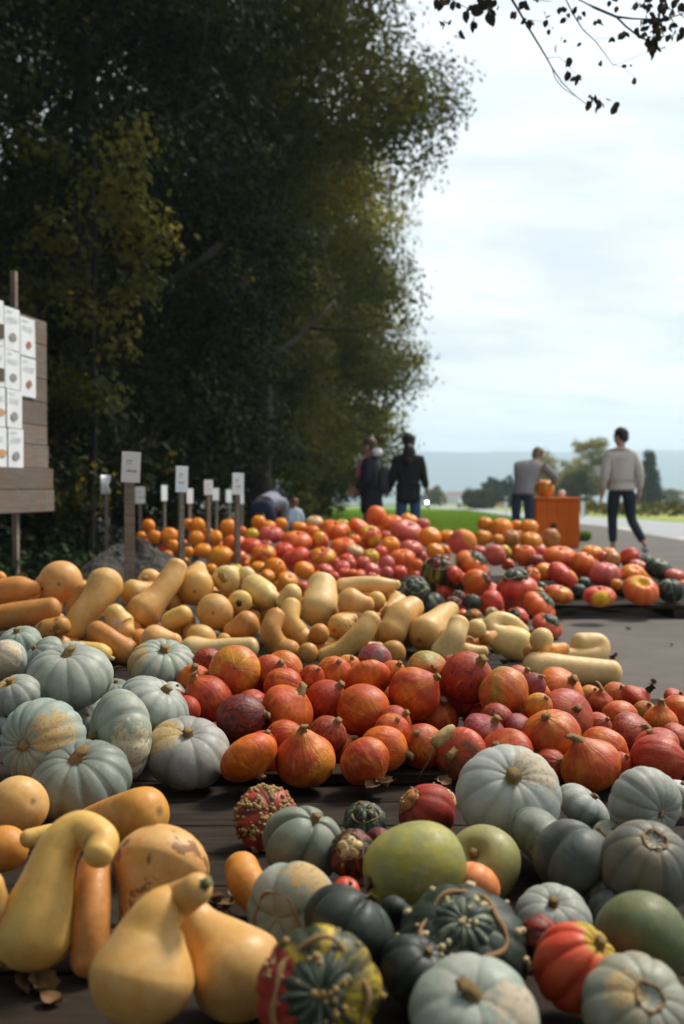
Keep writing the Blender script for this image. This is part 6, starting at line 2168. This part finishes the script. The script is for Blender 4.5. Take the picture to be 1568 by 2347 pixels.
    for s in ('l', 'r'):
        an, to = Vector(J[s + 'ank']), Vector(J[s + 'toe'])
        V, E, Rr = [], [], []
        dr = (to - an)
        dr.z = 0
        dr = dr.normalized() if dr.length > .02 else Vector((0, 1, 0))
        lowz = min(an.z, to.z)
        chain(V, E, Rr, [(Vector((an.x, an.y, an.z - .035)) - dr * .03 * k, .048 * k), (an.lerp(to, .5) - Vector((0, 0, .012)), (.05 * k, .04 * k)), (to, (.048 * k, .032 * k))])
        skin_obj('shoe', V, E, Rr, MATS[wear['shoes']], root, 2)
    return root

def stand(h, lean=0., arms=None, legs=None, sw=.2):
    """Neutral standing joints for height h, facing +Y."""
    k = h / 1.75
    J = dict(pelvis=(0, 0, .93 * k), waist=(0, .02 * k + lean * .12, 1.08 * k), chest=(0, .02 * k + lean * .42, 1.31 * k), neck=(0, .02 * k + lean * .6, 1.49 * k), skull=(0, .04 * k + lean * .72, 1.56 * k), crown=(0, .045 * k + lean * .8, 1.755 * k))
    for s, q in (('l', -1), ('r', 1)):
        J[s + 'sho'] = (q * (sw - .02) * k, .01 + lean * .5, 1.375 * k)
        J[s + 'elb'] = (q * (sw + .015) * k, -.03 + lean * .5, 1.12 * k)
        J[s + 'wri'] = (q * (sw + .02) * k, .05 + lean * .6, .87 * k)
        J[s + 'hip'] = (q * .095 * k, 0, .88 * k)
        J[s + 'kne'] = (q * .105 * k, .02, .49 * k)
        J[s + 'ank'] = (q * .11 * k, -.02, .085 * k)
        J[s + 'toe'] = (q * .125 * k, .14 * k, .035 * k)
    J['look'] = Vector((0, 1, 0))
    return J

def rel(u, d):
    return P(u, 1200, d).x

# man walking away on the right
J = stand(1.80)
J.update(lkne=(-.10, .10, .50), lank=(-.105, .02, .10), ltoe=(-.115, .17, .038), rkne=(.14, -.02, .49), rank=(.27, -.26, .13), rtoe=(.30, -.14, .036),
         lelb=(-.245, -.05, 1.14), lwri=(-.27, .0, .89), relb=(.24, -.06, 1.15), rwri=(.25, -.02, .90), look=Vector((-.72, .69, 0)), crown=(-.02, .05, 1.80))
person('man with black hair in a cream jumper and dark trousers, walking away', rel(1424, 14.2), 14.2, 0., 1.80, J,
       dict(trousers='trouser_navy', top='knit_cream', topname='jumper', hair='hair_black', shoes='shoe_grey', bulk=1.2, hem=.06))
# person leaning over the pumpkin on the box
J = stand(1.66, .12)
J.update(chest=(.10, .16, 1.24), neck=(.18, .25, 1.37), skull=(.20, .30, 1.41), crown=(.24, .36, 1.56), lsho=(-.09, .15, 1.30), rsho=(.31, .20, 1.27), relb=(.50, .22, 1.09), rwri=(.44, .40, 1.03), lelb=(-.08, .31, 1.06), lwri=(.17, .42, 1.0), waist=(.03, .05, 1.05), look=Vector((.5, .85, -.1)).normalized())
person('person in a grey jumper and jeans leaning over the pumpkin on the orange box', rel(1196, 15.5), 15.45, -.28, 1.66, J,
       dict(trousers='jeans_dark', top='knit_grey', topname='jumper', hair='hair_grey', shoes='shoe_dark', bulk=1.12, hem=.05))
# woman in black, from behind
J = stand(1.70)
J.update(lwri=(-.26, .06, .93), rwri=(.26, .08, .93), look=Vector((-.3, .95, 0)))
person('woman with long dark hair in a black coat and blue jeans, seen from behind', rel(936, 13.9), 13.9, 0., 1.70, J,
       dict(trousers='jeans', top='coat_black', topname='coat', hair='hair_black', shoes='shoe_dark', bulk=1.10, hem=.20, hairpts=[((0, -.10, 1.44), .095), ((-.02, -.11, 1.34), .075)]))
# woman with bun, in profile to the left
J = stand(1.64)
J.update(lelb=(-.22, .0, 1.05), lwri=(-.15, .20, .93), relb=(.22, .0, 1.05), rwri=(.13, .20, .93))
w2 = person('woman with a dark bun, navy coat and pink scarf, looking left', rel(852, 14.0), 14.0, 1.25, 1.64, J,
       dict(trousers='jeans_dark', top='coat_navy', topname='coat', hair='hair_brown', shoes='shoe_dark', bulk=1.22, hem=.34, hairpts=[((0, -.13, 1.61), .05), ((0, -.17, 1.63), .048)]))
V, E, Rr = [], [], []
chain(V, E, Rr, [((-.09, -.02, 1.43), .06), ((-.06, -.10, 1.44), .07), ((.04, -.11, 1.44), .07), ((.09, -.03, 1.42), .06)])
skin_obj('collar', V, E, Rr, MATS['fleece_white'], w2, 2)
V, E, Rr = [], [], []
chain(V, E, Rr, [((.0, .06, 1.40), .055), ((-.02, .13, 1.31), .05), ((-.02, .18, 1.18), .045), ((-.01, .20, 1.08), .04)])
skin_obj('scarf', V, E, Rr, MATS['scarf_pink'], w2, 2)
bg_ = empty('shoulder_bag', (rel(884, 14.0), 13.98, 0))
tag(bg_, 'dark purple grey bag on the back of the woman with the bun', 'bag')
V, E, Rr = [], [], []
chain(V, E, Rr, [((0, 0, .84), (.10, .09)), ((0, .0, 1.0), (.12, .11)), ((0, .02, 1.15), (.11, .10)), ((-.01, .03, 1.27), (.06, .06))])
skin_obj('bag', V, E, Rr, MATS['bag_purple'], bg_, 2)
MB().tube([(-.04, -.07, 1.26), (-.09, -.12, 1.33), (-.14, -.06, 1.38)], [.014, .014, .014], 8).build('strap', MATS['bag_purple'], bg_, True)
# person bending down, back towards us
J = stand(1.68)
J.update(pelvis=(0, 0, .66), waist=(.04, .15, .76), chest=(.08, .38, .78), neck=(.08, .53, .68), skull=(.08, .58, .62), crown=(.09, .68, .48), lsho=(-.10, .43, .74), rsho=(.26, .43, .74), lelb=(-.16, .55, .56), relb=(.24, .55, .56), lwri=(-.10, .62, .34), rwri=(.18, .62, .34),
         lhip=(-.095, 0, .64), rhip=(.095, 0, .64), lkne=(-.13, .22, .40), rkne=(.13, .22, .40), look=Vector((0, .35, -.94)))
person('person in dark jeans and lavender top bending down behind the far heap', rel(600, 15.0), 15.0, -.15, 1.68, J,
       dict(trousers='jeans_dark', top='shirt_lavender', topname='shirt', hair='hair_brown', shoes='shoe_dark', bulk=1.05))
# child
J = stand(.80)
person('small child with reddish hair in a pale blue top', rel(677, 13.4), 13.4, .5, .80, J,
       dict(trousers='jeans_dark', top='shirt_blue', topname='shirt', hair='hair_red', shoes='shoe_dark', bulk=1.15))

# ------------------------------------------------------------------ branch hanging in from above
BRD = 5.6
def bp(x, y, dz=0.):
    return P(997.3 + x * .3641, y * .3641, BRD + dz)
br = empty('tree_branch', bp(900, -400))
tag(br, 'leafy branches hanging into the sky from above, top right', 'branch')
B0 = br.location
twigs = [
    [(-600, -520, 30), (-100, -260, 26), (300, -120, 20), (480, -10, 14), (545, 100, 11), (585, 170, 10), (640, 260, 9), (700, 360, 8), (735, 425, 7), (800, 520, 5), (880, 600, 4.5), (950, 655, 3)],
    [(735, 425, 5), (755, 490, 4), (800, 550, 4), (870, 600, 3)],
    [(1600, -700, 34), (1200, -330, 26), (900, -5, 17), (1010, 50, 14), (1140, 105, 13), (1250, 118, 9), (1400, 122, 7), (1500, 105, 6), (1640, 60, 5)],
    [(1140, 105, 11), (1200, 165, 10), (1270, 220, 9), (1350, 265, 8), (1400, 290, 5)],
    [(1200, -330, 16), (950, -150, 11), (820, -10, 8), (870, 90, 7), (930, 185, 6), (1010, 260, 5), (1070, 340, 4), (1115, 405, 3), (1160, 400, 2), (1330, 330, 1.6)],
    [(1115, 405, 2), (1190, 430, 1.6), (1270, 500, 1.4)],
    [(700, 365, 3), (780, 360, 2.4), (840, 410, 2.2), (880, 470, 2)],
    [(-100, -260, 16), (60, -60, 9), (120, 10, 5), (200, 50, 3), (330, 60, 2)],
    [(590, 125, 3), (650, 130, 2.2), (700, 140, 2), (740, 185, 1.6)],
    [(1270, 220, 4), (1400, 235, 4), (1500, 220, 3), (1600, 190, 2)],
    [(940, 190, 2), (1010, 150, 1.6), (1050, 140, 1.4)],
    [(1010, 245, 2), (1090, 240, 1.6), (1180, 215, 1.4)],
    [(300, -120, 8), (520, -70, 6), (640, 0, 4), (740, 10, 2)]]
k_ = .3641 * BRD / F
for q, tw in enumerate(twigs):
    mb = MB()
    w = [math.sin(q * 1.7 + i * .9) * .05 for i in range(len(tw))]
    z0 = (q % 5 - 2) * .05
    mb.tube([bp(x, y, z0 * min(1, i / 3) + w[i] * (i > 0)) - B0 for i, (x, y, r) in enumerate(tw)], [r * k_ * .62 for x, y, r in tw], 7)
    mb.build('twig', MATS['bark'], br, True)
def broad_leaf(seed):
    nr = np.random.default_rng(seed)
    nu, nv = 8, 5
    V = []
    for i in range(nu):
        t = i / (nu - 1)
        wd = (math.sin(math.pi * t ** .8) ** .8) * .36 + .004
        for j in range(nv):
            s = (j / (nv - 1) - .5) * 2
            V.append((s * wd, .28 * (abs(s) * wd) + .10 * math.sin(t * 3 + seed), -t - .12))
    Fc = [(i * nv + j, (i + 1) * nv + j, (i + 1) * nv + j + 1, i * nv + j + 1) for i in range(nu - 1) for j in range(nv - 1)]
    n0 = len(V)
    V += [(-.008, 0, 0), (.008, 0, 0), (.006, .02, -.15), (-.006, .02, -.15)]
    Fc.append((n0, n0 + 1, n0 + 2, n0 + 3))
    t = np.clip(nr.normal(.4, .3), 0, 1)
    me = mesh('leaf', V, Fc, True, {'tint': ('FLOAT', np.full(len(V), t))})
    me.materials.append(MATS['leaf_branch'])
    return me
BL = [broad_leaf(i) for i in range(6)]
rl = random.Random(8)
clusters = [  # x, y, spread, how many, leaf length in crop px
    (1370, 130, 75, 26, 52), (1310, 60, 45, 9, 50), (1430, 40, 45, 9, 62), (1520, 60, 40, 8, 66), (1390, 240, 50, 16, 55), (1380, 320, 45, 9, 55), (1480, 220, 50, 9, 48), (1555, 180, 30, 6, 50), (1290, 200, 30, 5, 46),
    (1000, 660, 28, 7, 62), (1060, 645, 16, 3, 40), (1150, 670, 14, 3, 58), (965, 610, 10, 2, 44), (870, 470, 26, 5, 58), (905, 490, 14, 3, 48), (850, 375, 8, 2, 52), (830, 405, 10, 2, 34),
    (570, 35, 22, 4, 66), (585, 135, 20, 4, 60), (490, 90, 16, 4, 46), (705, 130, 22, 5, 40), (690, 85, 8, 1, 36), (745, 190, 5, 1, 34), (715, 190, 5, 1, 32), (790, 55, 20, 4, 38), (840, 105, 18, 4, 42), (885, 50, 14, 4, 40), (915, 100, 12, 3, 36),
    (1025, 145, 14, 4, 44), (1180, 220, 20, 4, 50), (1120, 245, 12, 2, 36), (795, 238, 6, 1, 36), (825, 262, 4, 1, 24), (760, 298, 10, 2, 40), (925, 290, 4, 1, 44), (1042, 395, 6, 1, 44), (1215, 415, 8, 2, 30), (1270, 520, 4, 1, 58),
    (45, 20, 22, 6, 60), (125, 20, 20, 4, 52), (205, 90, 18, 5, 72), (225, 130, 20, 4, 70), (318, 105, 6, 2, 84), (270, 20, 30, 7, 58), (345, 20, 26, 7, 62), (408, 48, 4, 1, 34), (640, 5, 10, 2, 30), (1105, 10, 14, 3, 40), (1150, 45, 6, 1, 36), (150, 210, 8, 3, 60), (60, 150, 30, 5, 60)]
nl = 0
for (x, y, s, n, L) in clusters:
    for q in range(n):
        o = link('leaf', BL[nl % 6], None, br)
        p = bp(x + rl.gauss(0, s * .6), y + rl.gauss(0, s * .6) - L * .4, rl.uniform(-.12, .12))
        o.location = p - B0
        o.rotation_euler = (rl.gauss(0, .5), rl.gauss(0, .55), rl.uniform(0, 6.28))
        sz = L * k_ * rl.uniform(.75, 1.15) * 1.05
        o.scale = (sz, sz, sz)
        nl += 1
print('branch leaves', nl)
